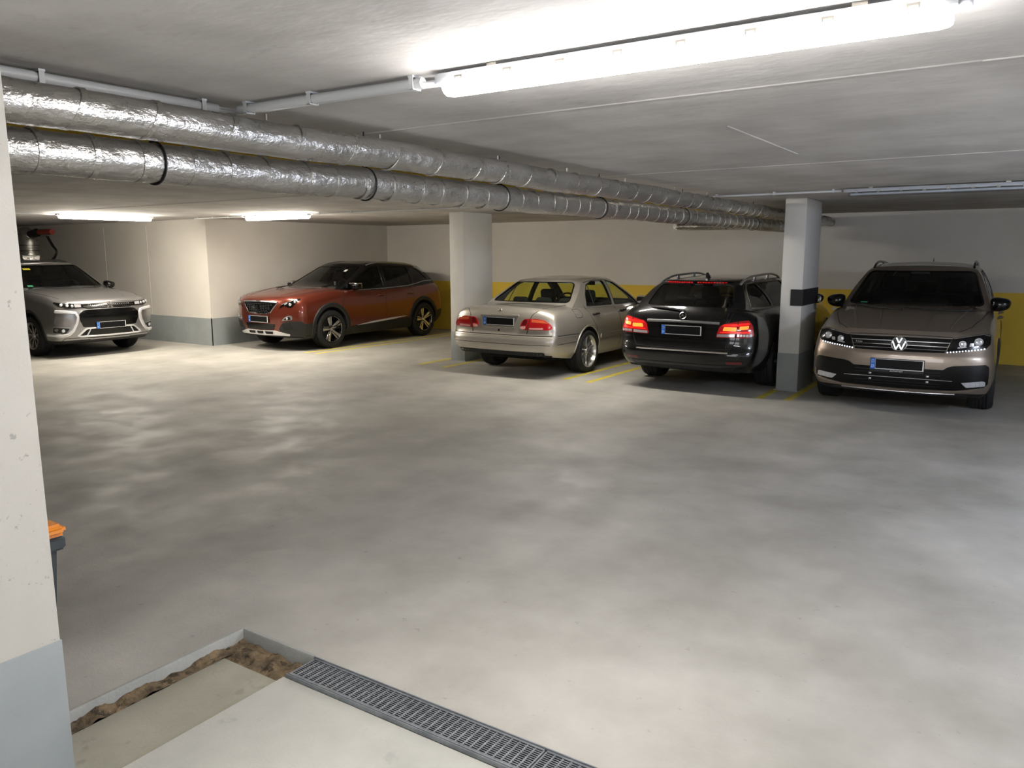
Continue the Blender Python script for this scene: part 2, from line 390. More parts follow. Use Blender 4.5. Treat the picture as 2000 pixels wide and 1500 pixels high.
lamp('long lit tube lamp on the ceiling closest to the viewer', (-1.045, 2.40), 0, 1.66, 'tube_light_near')
lamp('lit tube lamp above the silver grey car at far left', (-12.93, 7.42), PI/2-.04, 1.55)
lamp('lit tube lamp above the copper red car', (-10.62, 9.02), 0, 1.55)
lamp('unlit tube lamp on the ceiling above the bronze car', (-.86, 8.92), 0, 1.66, lit=None)
lamp('lit tube lamp hidden behind the foil-wrapped pipes, above the saloon and the black estate', (-4.9, 9.02), 0, 1.55, 'tube_light_hidden')
lamp('added fill tube lamp, unseen past the right edge of the picture, along the right wall', (3.1, 5.6), PI/2, 1.66, 'tube_fill_added')  # added fill lamp, out of view, brightens the right wall and nearby ceiling
# ------------------------------------------------------------------ conduits
def conduit(name, label, pts, r, clips=(), m='plastic_white', extra=()):
    c = thing(name, label, 'cable conduit', (0, 0, 0))
    tube('conduit_pipe', pts, r, m, c)
    for e, er in extra: tube('conduit_pipe', e, er, m, c)
    a, b = Vector(pts[0]), Vector(pts[-1]); d = (b-a).normalized(); s = Vector((-d.y, d.x, 0))
    for t in clips:
        p = a+d*t; bm = bmesh.new()
        bm_box(bm, (-.010, -r-.004, -r-.003), (.010, r+.004, -r+.001)); bm_box(bm, (-.010, -r-.004, -r-.003), (.010, -r-.0005, ROOM_H-p.z)); bm_box(bm, (-.010, r+.0005, -r-.003), (.010, r+.004, ROOM_H-p.z)); bm_box(bm, (-.012, -r-.006, ROOM_H-p.z-.008), (.012, r+.016, ROOM_H-p.z))
        to_obj('clip', bm, m, c, loc=p, rot=(0, 0, math.atan2(d.y, d.x)))
    return c
Zc = ROOM_H-.028
conduit('cable_conduit', 'white conduit along the ceiling above the foil-wrapped pipes, nearest the entrance', [(-3.065, -2.9, Zc), (-3.065, 2.30, Zc)], .0215, (1.2, 2.4, 3.3, 4.45, 5.12))
conduit('cable_conduit', 'white conduits on the ceiling leading to the nearest lit lamp', [(-3.0, 2.372, Zc), (-1.97, 2.394, Zc)], .0205, (.06, .45, .99), extra=(([(-2.97, 2.422, Zc+.006), (-1.93, 2.442, Zc+.006)], .011), ([(-2.95, 2.452, Zc+.006), (-1.91, 2.469, Zc+.006)], .011)))
c_ = thing('loose_cable', 'short white cables joining the two white conduits at the pipe', 'cable', (0, 0, 0))
for dz, dx in ((0, 0), (.006, .006), (-.006, .012)): tube('cable', [(-3.065+dx, 2.29, Zc+dz), (-3.06+dx, 2.335, Zc+dz), (-3.04+dx, 2.362+dx, Zc+dz-.004), (-2.99, 2.373+dx*.5, Zc+dz)], .005, 'plastic_white', c_, 8)
c_ = thing('lamp_cable', 'short white cable feeding the nearest lit lamp', 'cable', (0, 0, 0))
tube('cable', [(-1.98, 2.394, Zc), (-1.95, 2.396, Zc-.003), (-1.90, 2.40, Zc-.006)], .006, 'plastic_white', c_, 8)
conduit('cable_conduit', 'thin white conduit leading to the unlit lamp at right', [(-4.05, 9.02, Zc+.006), (-1.75, 8.96, Zc+.006)], .012, (.25, .95, 1.6, 2.22))
conduit('cable_conduit', 'thin conduit on the far ceiling between the two far lit lamps', [(-12.75, 8.95, Zc+.006), (-11.45, 9.02, Zc+.006)], .011, (.1, .5, .9, 1.25))
conduit('cable_conduit', 'thin conduit on the far ceiling right of the lamp over the red car', [(-9.8, 9.02, Zc+.006), (-5.75, 9.02, Zc+.006)], .011, (.2, .9, 1.6, 2.3, 3.0, 3.7))
conduit('cable_conduit', 'thin conduit on the far ceiling left of the lamp at far left', [(-13.0, 2.5, Zc-.002), (-13.0, 6.6, Zc-.002)], .011, (.5, 1.5, 2.5, 3.5))
# ------------------------------------------------------------------ foil wrapped pipes
def foil_pipe(name, label, x, z, r, y0, y1, ring_step, slant, straps, tail=None):
    from mathutils import noise as ns
    t = thing(name, label, 'pipe', (x, 0, z), 0, 'foil-wrapped ceiling pipes')
    n = 40; step = .028; m = int((y1-y0)/step); v = []; f = []
    for k in range(m+1):
        y = y0+(y1-y0)*k/m
        sag = .004*math.sin(y*2.1)+.003*math.sin(y*5.3+x)
        for j in range(n):
            a = 2*PI*j/n
            q = Vector((math.cos(a)*1.6, y*5.5+.6*math.sin(a), math.sin(a)*1.6))
            rr = r+.0028*ns.noise(q)+.0016*ns.noise(q*3.1)+.0010*ns.noise(Vector((a*9, y*26, x)))
            v.append((rr*math.cos(a), y, rr*math.sin(a)+sag))
    for k in range(m):
        for j in range(n): f.append((k*n+j, k*n+(j+1) % n, (k+1)*n+(j+1) % n, (k+1)*n+j))
    f += [tuple(range(n))[::-1], tuple(m*n+j for j in range(n))]
    pydata('foil_jacket', v, f, 'foil', t, 60)
    ring = None; y = y0+.1
    while y < y1-.1:
        sl = slant*random.uniform(.8, 1.2)
        if ring is None:
            bm = bmesh.new(); rings = []
            for dy, dr in ((-.013, -.001), (-.011, .0032), (.011, .0032), (.013, -.001)):
                rings.append([bm.verts.new(((r+dr)*math.cos(2*PI*j/n), dy+slant*math.sin(2*PI*j/n)*r, (r+dr)*math.sin(2*PI*j/n))) for j in range(n)])
            for k in range(3):
                for j in range(n): bm.faces.new((rings[k][j], rings[k][(j+1) % n], rings[k+1][(j+1) % n], rings[k+1][j]))
            ring = to_obj('tape_band', bm, 'foil', t, 60); ring.location.y = y
        else:
            c = ring.copy(); COL.objects.link(c); c.location.y = y; c.rotation_euler.z = random.uniform(-.04, .04)
        y += ring_step*random.uniform(.75, 1.2)
    for ys in straps:
        bm = bmesh.new(); bm_tube(bm, [((r+.005)*math.cos(2*PI*j/36), ys, (r+.005)*math.sin(2*PI*j/36)) for j in range(36)], .005, 6, True)
        for s in (-1, 1): bm_tube(bm, [(s*.02, ys, r+.002), (0, ys, r+.03)], .004, 6)
        bm_tube(bm, [(0, ys, r+.025), (0, ys, ROOM_H-z)], .004, 6)
        to_obj('hanging_strap', bm, 'strap_black', t)
    if tail: tail(t)
    return t
up_x, up_z, lo_x, lo_z = -2.955, 2.262, -3.127, 2.120
PR = foil_pipe('insulated_pipe', 'upper foil-wrapped pipe close under the ceiling, running to the back wall', up_x, up_z, .0755, -2.95, BACK_Y-.005, .33, .42, ())
for y in (2.46, 3.2, 4.3, 5.2, 6.2, 7.3, 8.2):
    tube('hanger_rod', [(.02, y, .07), (.02, y, .098)], .006, 'clip_steel', PR, 8)
foil_pipe('insulated_pipe', 'lower foil-wrapped pipe hung in black straps below the other', lo_x, lo_z, .082, -2.95, 13.3, .23, .0, (2.02, 3.28, 4.6, 6.1, 8.0, 10.5))
gp = tube('gas_pipe', [(-3.24, -2.95, 2.224), (-3.24, BACK_Y-.01, 2.224)], .011, 'gas_yellow'); tag(gp, 'thin yellow pipe running between the two foil-wrapped pipes', 'pipe')
# foil pipe along the back wall
t = thing('wall_duct', 'short foil-wrapped pipe along the back wall under the ceiling pipes', 'pipe', (0, 14.22, 2.225))
from mathutils import noise as ns_
def foil_tube(nm, pts, r, par, n=28, sub=14):
    P = [Vector(p) for p in pts]; path = []
    for a, b in zip(P[:-1], P[1:]): path += [a.lerp(b, k/sub) for k in range(sub)]
    path.append(P[-1]); bm = bmesh.new(); bm_tube(bm, path, r, n)
    for v in bm.verts: v.co += Vector((ns_.noise(v.co*19), ns_.noise(v.co*23+Vector((5, 1, 2))), ns_.noise(v.co*21+Vector((1, 7, 3)))))*.005
    return to_obj(nm, bm, 'foil', par, 60)
foil_tube('foil_jacket', [(-5.64, 0, 0), (-3.2, 0, -.01)], .058, t, 24, 40)
foil_tube('elbow', [(-5.66, .19, .02), (-5.66, .0, .02)], .072, t)
for x in (-5.3, -4.7, -4.1): 
    bm = bmesh.new(); bm_tube(bm, [(x, .061*math.cos(2*PI*j/24), .061*math.sin(2*PI*j/24)-.004) for j in range(24)], .004, 6, True); to_obj('tape_band', bm, 'strap_black' if x == -4.7 else 'foil', t)
def smooth_path(P, n=6):
    P = [Vector(p) for p in P]; out = []
    for i in range(len(P)-1):
        p0, p1, p2, p3 = P[max(0, i-1)], P[i], P[i+1], P[min(len(P)-1, i+2)]
        for k in range(n):
            t = k/n; out.append(.5*((2*p1)+(p2-p0)*t+(2*p0-5*p1+4*p2-p3)*t*t+(-p0+3*p1-3*p2+p3)*t**3))
    return out+[P[-1]]
# elbow assembly at far left
t = thing('insulated_elbow', 'bulky foil-wrapped pipe elbow high on the wall behind the silver grey car', 'pipe', (-18.9, 8.95, 1.93))
foil_tube('foil_jacket', [(-1.6, 0, .22), (-.05, 0, .22)], .10, t)
foil_tube('elbow', [(-.06, 0, .25), (.06, 0, .20), (.10, 0, .08), (.10, .0, -.20)], .19, t)
foil_tube('lower_branch', [(.14, 0, -.22), (-.25, .1, -.26), (-1.2, .15, -.22)], .17, t)
for z in (.02, -.1): bm = bmesh.new(); bm_tube(bm, [(.10+.195*math.cos(2*PI*j/24), .195*math.sin(2*PI*j/24), z) for j in range(24)], .006, 6, True); to_obj('tape_band', bm, 'strap_black', t)
tube('flange', [(.18, .0, .24), (.42, .05, .30)], .09, 'strap_black', t, 16)
tag(tube('red_pipe', [(-18.44, 9.02, 2.235), (-17.95, 9.05, 2.235)], .062, 'pipe_red', n=16), 'short brick red pipe stub sticking out of the foil-wrapped elbow', 'pipe')
for k, (dx, sw) in enumerate(((.0, .10), (.17, .18))):
    tag(tube('hanging_cable', smooth_path([(-18.35+dx, 9.15-.12*k, 2.15), (-18.22+dx, 9.18-.12*k, 1.95), (-18.15+dx+sw*.3, 9.2-.12*k, 1.8), (-18.25+dx, 9.15-.12*k, 1.62), (-18.7+dx, 9.1-.12*k, 1.55)]), .014, 'strap_black', n=8), ('inner' if k == 0 else 'outer')+' black cable drooping beside the foil-wrapped elbow', 'cable')
# ------------------------------------------------------------------ wheelie bin behind the entrance wall
t = thing('waste_bin', 'dark grey waste bin with orange lid behind the entrance wall', 'bin', (-3.30, 1.27, 0))
def frustum(nm, a, b, z0, z1, m, par, bev=.02):
    bm = bmesh.new(); r = bmesh.ops.create_cube(bm, size=1)['verts']
    for v in r:
        s = a if v.co.z < 0 else b; v.co = Vector((v.co.x*2*s[0], v.co.y*2*s[1], z0 if v.co.z < 0 else z1))
    bmesh.ops.bevel(bm, geom=list(bm.edges), offset=bev, segments=3, affect='EDGES'); return to_obj(nm, bm, m, par)
frustum('body', (.165, .165), (.205, .205), .0, .655, 'bin_grey', t)
frustum('rim', (.222, .222), (.222, .222), .60, .655, 'bin_grey', t, .01)
lid = frustum('lid', (.248, .225), (.24, .218), .662, .71, 'bin_orange', t, .018)
frustum('lid_dome', (.215, .195), (.16, .15), .70, .735, 'bin_orange', lid, .012)
tube('hinge_bar', [(-.16, -.235, .67), (.16, -.235, .67)], .014, 'bin_grey', t)
# ------------------------------------------------------------------ cars: shared builders
def pchip(pts):
    P = sorted(pts); x = np.array([p[0] for p in P], float); y = np.array([p[1] for p in P], float)
    h = np.diff(x); d = np.diff(y)/h; n = len(x); m = np.zeros(n)
    if n == 2: m[:] = d[0]
    else:
        for i in range(1, n-1):
            if d[i-1]*d[i] > 0:
                w1, w2 = 2*h[i]+h[i-1], h[i]+2*h[i-1]; m[i] = (w1+w2)/(w1/d[i-1]+w2/d[i])
        m[0], m[-1] = d[0], d[-1]
    xs, ys, hs, ms = list(x), list(y), list(h), list(m)
    def f(v):
        if v <= xs[0]: return ys[0]
        if v >= xs[-1]: return ys[-1]
        i = 0
        while v > xs[i+1]: i += 1
        t = (v-xs[i])/hs[i]; t2, t3 = t*t, t*t*t
        return (2*t3-3*t2+1)*ys[i]+(t3-2*t2+t)*hs[i]*ms[i]+(-2*t3+3*t2)*ys[i+1]+(t3-t2)*hs[i]*ms[i+1]
    return f
def sup(b, n): return 1-(max(0.0, 1-abs(b)**n))**(1/n)
def cube_grid(NA, NB, NC, fn, bs='sin'):
    """surface of a subdivided cube mapped through fn(a, b, t)"""
    A = [-1+2*i/NA for i in range(NA+1)]; B = [math.sin((-1+2*j/NB)*PI/2) for j in range(NB+1)]; T = [.5-.5*math.cos(PI*k/NC)*.35-.5*(1-2*k/NC)*.65 for k in range(NC+1)]
    idx = {}; verts = []
    def v(i, j, k):
        key = (i, j, k)
        if key not in idx: idx[key] = len(verts); verts.append(fn(A[i], B[j], T[k]))
        return idx[key]
    F = []
    for i in range(NA):
        for j in range(NB):
            F.append((v(i, j, NC), v(i+1, j, NC), v(i+1, j+1, NC), v(i, j+1, NC))); F.append((v(i, j, 0), v(i, j+1, 0), v(i+1, j+1, 0), v(i+1, j, 0)))
        for k in range(NC):
            F.append((v(i, 0, k), v(i+1, 0, k), v(i+1, 0, k+1), v(i, 0, k+1))); F.append((v(i, NB, k), v(i, NB, k+1), v(i+1, NB, k+1), v(i+1, NB, k)))
    for j in range(NB):
        for k in range(NC):
            F.append((v(0, j, k), v(0, j, k+1), v(0, j+1, k+1), v(0, j+1, k))); F.append((v(NA, j, k), v(NA, j+1, k), v(NA, j+1, k+1), v(NA, j, k+1)))
    return verts, F
def mk_mesh(verts, faces, mats):
    bm = bmesh.new(); vs = [bm.verts.new(p) for p in verts]
    for f in faces:
        try: bm.faces.new([vs[i] for i in f])
        except ValueError: pass
    bmesh.ops.remove_doubles(bm, verts=bm.verts, dist=1e-6); bmesh.ops.recalc_face_normals(bm, faces=bm.faces)
    if bm.calc_volume(signed=True) < 0: bmesh.ops.reverse_faces(bm, faces=bm.faces)
    me = bpy.data.meshes.new('m'); bm.to_mesh(me); bm.free()
    for m in mats: me.materials.append(MATS[m])
    return me
def boolean(a, b, op='DIFFERENCE'):
    oa = bpy.data.objects.new('ba', a); ob = bpy.data.objects.new('bb', b); COL.objects.link(oa); COL.objects.link(ob)
    md = oa.modifiers.new('b', 'BOOLEAN'); md.object = ob; md.operation = op; md.solver = 'EXACT'
    try: md.material_mode = 'TRANSFER'
    except Exception: pass
    dg = bpy.context.evaluated_depsgraph_get(); me = bpy.data.meshes.new_from_object(oa.evaluated_get(dg))
    bpy.data.objects.remove(oa, do_unlink=True); bpy.data.objects.remove(ob, do_unlink=True)
    return me
def prisms(polys, axis, lo, hi, m):
    bm = bmesh.new()
    for P in polys:
        n = len(P)
        if axis == 'x': a = [bm.verts.new((lo, p[0], p[1])) for p in P]; b = [bm.verts.new((hi, p[0], p[1])) for p in P]
        else: a = [bm.verts.new((p[0], lo, p[1])) for p in P]; b = [bm.verts.new((p[0], hi, p[1])) for p in P]
        bm.faces.new(a); bm.faces.new(b[::-1])
        for i in range(n): bm.faces.new((a[i], b[i], b[(i+1) % n], a[(i+1) % n]))
    bmesh.ops.recalc_face_normals(bm, faces=bm.faces)
    me = bpy.data.meshes.new('p'); bm.to_mesh(me); bm.free(); me.materials.append(MATS[m]); return me
def rounded(poly, r, n=4):
    out = []; N = len(poly)
    for i in range(N):
        p, a, b = Vector(poly[i]), Vector(poly[i-1]), Vector(poly[(i+1) % N])
        da, db = (a-p), (b-p); k = min(r, da.length*.45, db.length*.45)
        s, e = p+da.normalized()*k, p+db.normalized()*k
        for j in range(n+1):
            t = j/n; out.append(tuple(s*(1-t)**2+p*(2*t*(1-t))+e*t*t))
    return out
def sym(half):
    """half outline given for x >= 0 from the top centre to the bottom centre"""
    return [tuple(p) for p in half]+[(-p[0], p[1]) for p in reversed(half) if abs(p[0]) > 1e-6]

class CarBody:
    def __init__(s, sp):
        s.sp = sp; L, W = sp['L'], sp['W']; s.L, s.W = L, W
        zb, zt = pchip(sp['bottom']), pchip(sp['top']); Wp, S = pchip(sp['plan']), pchip(sp['section'])
        zbf, ztf, zbr, ztr = zb(L/2), zt(L/2), zb(-L/2), zt(-L/2)
        sF = pchip([((z-zbf)/(ztf-zbf), d) for z, d in sp['front']]); sR = pchip([((z-zbr)/(ztr-zbr), d) for z, d in sp['rear']])
        pf, nf = sp.get('pf', (.28, 2.5)); pr, nr = sp.get('pr', (.22, 2.6)); cr = sp.get('crown', (.03, .03))
        s.top_edge = lambda y, b=1: zt(y)-cr[0]*b*b-cr[1]*abs(b)**8
        def low(a, b, t):
            yf = L/2-sF(t)-pf*sup(b, nf); yr = -L/2+sR(t)+pr*sup(b, nr)
            y = yr+(a+1)/2*(yf-yr)
            z0 = zb(y); z1 = zt(y)-cr[0]*b*b-cr[1]*abs(b)**8
            return (b*W*Wp(y)*S(t), y, z0+t*(z1-z0))
        s.low_v, s.low_f = cube_grid(76, 28, 18, low)
        g = sp['cabin']; rf = pchip(g['roof']); wbp = pchip(g['wbase']); wrp = pchip(g['wroof'])
        pbf, pbr = g.get('bow', (.16, .12)); cvf, cvr = g.get('convex', (.03, .03)); rc = g.get('crown', .03)
        fy = pchip(g['fy']) if 'fy' in g else None; ry = pchip(g['ry']) if 'ry' in g else None
        def cab(a, b, t, ins=0.0):
            yf = (fy(t) if fy else g['front'][0]+(g['front'][1]-g['front'][0])*t)+cvf*4*t*(1-t)-pbf*abs(b)**2.2
            yr = (ry(t) if ry else g['rear'][0]+(g['rear'][1]-g['rear'][0])*t)-cvr*4*t*(1-t)+pbr*abs(b)**2.2
            y = yr+(a+1)/2*(yf-yr)
            z0 = zt(y)-cr[0]-cr[1]-.03; z1 = rf(y)-rc*b*b-.03*abs(b)**9
            tt = t**1.12
            w = wbp(y)*(1-tt)+wrp(y)*tt
            w *= 1-.035*max(0, (t-.82)/.18)**2
            w += .018*math.sin(PI*min(1, t))
            return (b*w, y, z0+t*(z1-z0))
        s.cab_v, s.cab_f = cube_grid(44, 24, 14, cab)
        V = [Vector(v) for v in s.low_v]; n = len(V); V += [Vector(v) for v in s.cab_v]
        s.bvh = BVHTree.FromPolygons(V, s.low_f+[tuple(i+n for i in f) for f in s.cab_f])
        s.VIEW = {'F': lambda u, v: (Vector((u, 4, v)), Vector((0, -1, 0))), 'R': lambda u, v: (Vector((u, -4, v)), Vector((0, 1, 0))),
                  'S': lambda u, v: (Vector((3, u, v)), Vector((-1, 0, 0))), 'T': lambda u, v: (Vector((u, v, 4)), Vector((0, 0, -1)))}
    def hit(s, view, u, v):
        o, d = s.VIEW[view](u, v); h, n, i, t = s.bvh.ray_cast(o, d)
        if h is None:
            # aim slightly towards the body centre line
            for k in (.98, .95, .9, .85):
                q = (u*k, v) if view in 'FRT' else (u, v*k)
                o, d = s.VIEW[view](*q); h, n, i, t = s.bvh.ray_cast(o, d)
                if h is not None: break
            if h is None:
                h, n, i, t = s.bvh.find_nearest(s.VIEW[view](u, v)[0]+s.VIEW[view](u, v)[1]*2.0)
        if n.dot(d) > 0: n = -n
        return h.copy(), n.normalized()

class CarKit:
    """puts shaped pieces on the body surface; every piece is its own mesh"""
    def __init__(s, body, root): s.b = body; s.root = root
    def _emit(s, name, V, F, m, parent, mirror, label=None, smooth=35):
        out = []
        for k in range(2 if mirror else 1):
            VV = V if k == 0 else [(-v[0], v[1], v[2]) for v in V]; FF = F if k == 0 else [f[::-1] for f in F]
            me = bpy.data.meshes.new(name); me.from_pydata([tuple(v) for v in VV], [], FF); me.materials.append(MATS[m]); finish(me, smooth)
            par = parent[k] if isinstance(parent, list) else (parent or s.root)
            o = new_obj(name, me, par)
            if label: o['label'] = label
            out.append(o)
        return out if mirror else out[0]
    def patch(s, name, view, poly, m, off=.004, thick=.012, mirror=False, parent=None, res=.05, bulge=0.0, label=None, axial=False):
        P = []
        n = len(poly)
        for i in range(n):
            a, b = Vector(poly[i]), Vector(poly[(i+1) % n]); k = max(1, int(math.ceil((b-a).length/res)))
            P += [a.lerp(b, j/k) for j in range(k)]
        nb = len(P); us = [p.x for p in P]; vs = [p.y for p in P]
        pts = [Vector(p) for p in P]
        def inside(u, v):
            c = False
            for i in range(n):
                x1, y1 = poly[i]; x2, y2 = poly[(i+1) % n]
                if (y1 > v) != (y2 > v) and u < (x2-x1)*(v-y1)/(y2-y1)+x1: c = not c
            return c
        def dist(u, v):
            q = Vector((u, v)); best = 9
            for i in range(nb):
                a, b = P[i], P[(i+1) % nb]; ab = b-a; t = max(0, min(1, (q-a).dot(ab)/max(1e-12, ab.length_squared)))
                best = min(best, (q-a-ab*t).length)
            return best
        u = min(us)+res/2
        while u < max(us):
            v = min(vs)+res/2
            while v < max(vs):
                if inside(u, v) and dist(u, v) > res*.4: pts.append(Vector((u, v)))
                v += res
            u += res
        vo, eo, fo, _, _, _ = delaunay_2d_cdt(pts, [(i, (i+1) % nb) for i in range(nb)], [], 1, 1e-6)
        V = []
        for q in vo:
            h, nn = s.b.hit(view, q.x, q.y); d = s.b.VIEW[view](0, 0)[1]
            if axial: nn = -d
            o = off
            if bulge: o += bulge*min(1, dist(q.x, q.y)/.04)**.6
            V.append(h+nn*o)
        # orientation: outward
        F = []
        d = s.b.VIEW[view](0, 0)[1]
        for f in fo:
            f = tuple(f); nn = (V[f[1]]-V[f[0]]).cross(V[f[2]]-V[f[0]])
            F.append(f if nn.dot(d) < 0 else f[::-1])
        if thick:
            ed = {}
            for f in F:
                for i in range(3):
                    e = (f[i], f[(i+1) % 3]); ed[e] = 1
            bd = [e for e in ed if (e[1], e[0]) not in ed]; base = {}
            for a, b in bd:
                for q in (a, b):
                    if q not in base:
                        h, nn = s.b.hit(view, vo[q].x, vo[q].y); base[q] = len(V); V.append(V[q]-(-d if axial else nn)*thick)
                F.append((b, a, base[a], base[b]))
        return s._emit(name, V, F, m, parent, mirror, label)
    def ribbon(s, name, view, pts, w, m, h=.003, mirror=False, parent=None, step=.04, closed=False, label=None, base=.0):
        P = []
        q = list(pts)+([pts[0]] if closed else [])
        for a, b in zip(q[:-1], q[1:]):
            a, b = Vector(a), Vector(b); k = max(1, int(math.ceil((b-a).length/step))); P += [a.lerp(b, j/k) for j in range(k)]
        if not closed: P.append(Vector(q[-1]))
        n = len(P); H = [s.b.hit(view, p.x, p.y) for p in P]; V = []; F = []
        for i in range(n):
            a = H[i-1][0] if (i or closed) else H[i][0]; b = H[(i+1) % n][0] if (i < n-1 or closed) else H[i][0]
            t = (b-a).normalized(); nn = H[i][1]; sd = t.cross(nn).normalized(); ww = w if not isinstance(w, (list, tuple)) else w[0]+(w[1]-w[0])*i/max(1, n-1)
            V += [H[i][0]-sd*ww/2+nn*(base-.001), H[i][0]-sd*ww*.3+nn*(base+h), H[i][0]+sd*ww*.3+nn*(base+h), H[i][0]+sd*ww/2+nn*(base-.001)]
        for i in range(n if closed else n-1):
            j = (i+1) % n
            for k in range(3): F.append((4*i+k, 4*i+k+1, 4*j+k+1, 4*j+k))
        F2 = []
        for f in F:
            nn = (V[f[1]]-V[f[0]]).cross(V[f[2]]-V[f[0]]); hn = H[f[0]//4][1]; F2.append(f if nn.dot(hn) > 0 else f[::-1])
        return s._emit(name, V, F2, m, parent, mirror, label)
    def frame(s, view, u, v, off=0.0, upright=.0):
        """matrix of a badge plane on the surface: local x to the viewer's right, y up, z outwards"""
        h, n = s.b.hit(view, u, v); d = s.b.VIEW[view](0, 0)[1]
        n = (n*(1-upright)-d*upright).normalized()
        r = {'F': Vector((-1, 0, 0)), 'R': Vector((1, 0, 0)), 'S': Vector((0, 1, 0)), 'T': Vector((1, 0, 0))}[view]
        up_ = n.cross(r).normalized(); r = up_.cross(n).normalized(); p = h+n*off
        return Matrix(((r.x, up_.x, n.x, p.x), (r.y, up_.y, n.y, p.y), (r.z, up_.z, n.z, p.z), (0, 0, 0, 1)))
    def badge(s, name, mtx, bm, m, parent=None, label=None, smooth=35):
        bmesh.ops.transform(bm, matrix=mtx, verts=bm.verts)
        o = to_obj(name, bm, m, parent or s.root, smooth)
        if label: o['label'] = label
        return o
    def disc(s, name, view, u, v, r, m, off=.01, depth=.02, ring=None, mirror=False, parent=None, dome=.25, upright=.6, n=20):
        out = []
        for k in range(2 if mirror else 1):
            uu = u if k == 0 else -u; par = parent[k] if isinstance(parent, list) else (parent or s.root)
            M_ = s.frame(view, uu, v, off, upright) if view != 'S' else s.frame(view, u, v, off, upright)
            bm = bmesh.new(); bm_lathe(bm, [(-depth, r)]+[(dome*r*math.sin(a), r*math.cos(a)) for a in (0, .3, .7, 1.1, PI/2)], 'z', n)
            o = s.badge(name, M_, bm, m, par); out.append(o)
            if ring:
                bm = bmesh.new(); bm_tube(bm, [(r*1.05*math.cos(2*PI*j/24), r*1.05*math.sin(2*PI*j/24), 0) for j in range(24)], r*.13, 6, True); s.badge('ring', M_, bm, ring, par)
        return out if mirror else out[0]
    def plate(s, view, v, label, w=.52, h=.112, u=0.0, off=.02, upright=.9, frame='black_plastic', text=None):
        M_ = s.frame(view, u, v, off, upright)
        p = s.badge('number_plate', M_, bm_box(bmesh.new(), (-w/2-.006, -h/2-.006, -.012), (w/2+.006, h/2+.006, .001), .003, 1), frame); p['label'] = label
        s.badge('plate_face', M_, bm_box(bmesh.new(), (-w/2, -h/2, 0), (w/2, h/2, .003)), 'plate_white', p)
        s.badge('country_band', M_, bm_box(bmesh.new(), (-w/2, -h/2, .003), (-w/2+.047, h/2, .0042)), 'plate_blue', p)
        s.badge('plate_cover', M_, bm_box(bmesh.new(), (-w/2+.05, -h/2+.008, .003), (w/2-.012, h/2-.004, .0052)), 'plate_black', p)['label'] = 'black cover over the registration'
        me = text_mesh('D', .04, .0005); me.materials.clear(); me.materials.append(MATS['plate_white']); me.transform(M_ @ Matrix.Translation((-w/2+.023, -h/2+.028, .0047))); new_obj('country_letter', me, p)
        bm = bmesh.new()
        for j in range(12): bm_box(bm, (-w/2+.0235+.013*math.cos(j*PI/6)-.0022, h/2-.03+.013*math.sin(j*PI/6)-.0022, .0042), (-w/2+.0235+.013*math.cos(j*PI/6)+.0022, h/2-.03+.013*math.sin(j*PI/6)+.0022, .0049))
        s.badge('star_ring', M_, bm, 'plate_white' if False else 'sticker_yellow', p)
        if text:
            me = text_mesh(text, .022, .0005); me.materials.clear(); me.materials.append(MATS['plate_white']); me.transform(M_ @ Matrix.Translation((0, -h/2-.016, .002))); new_obj('frame_lettering', me, p)
            s.badge('plate_frame_lip', M_, bm_box(bmesh.new(), (-w/2-.006, -h/2-.030, -.012), (w/2+.006, -h/2-.004, .001), .003, 1), frame, p)
        return p
    def letters(s, name, view, u, v, body, size, m, off=.006, parent=None, upright=.3):
        me = text_mesh(body, size, .0012); me.materials.clear(); me.materials.append(MATS[m]); me.transform(s.frame(view, u, v, off, upright)); return new_obj(name, me, parent or s.root)

def ring_bm(bm, R, r, flat=1.0, n=40):
    return bm_tube(bm, [(R*math.cos(2*PI*j/n), R*math.sin(2*PI*j/n), 0) for j in range(n)], r, 8, True)
def bm_stroke(bm, a, b, w, h, w2=None):
    a, b = Vector(a), Vector(b); d = (b-a).normalized(); s_ = Vector((-d.y, d.x)); w2 = w if w2 is None else w2
    return bm_prism(bm, [tuple(a-s_*w/2), tuple(b-s_*w2/2), tuple(b+s_*w2/2), tuple(a+s_*w/2)], -.002, h)

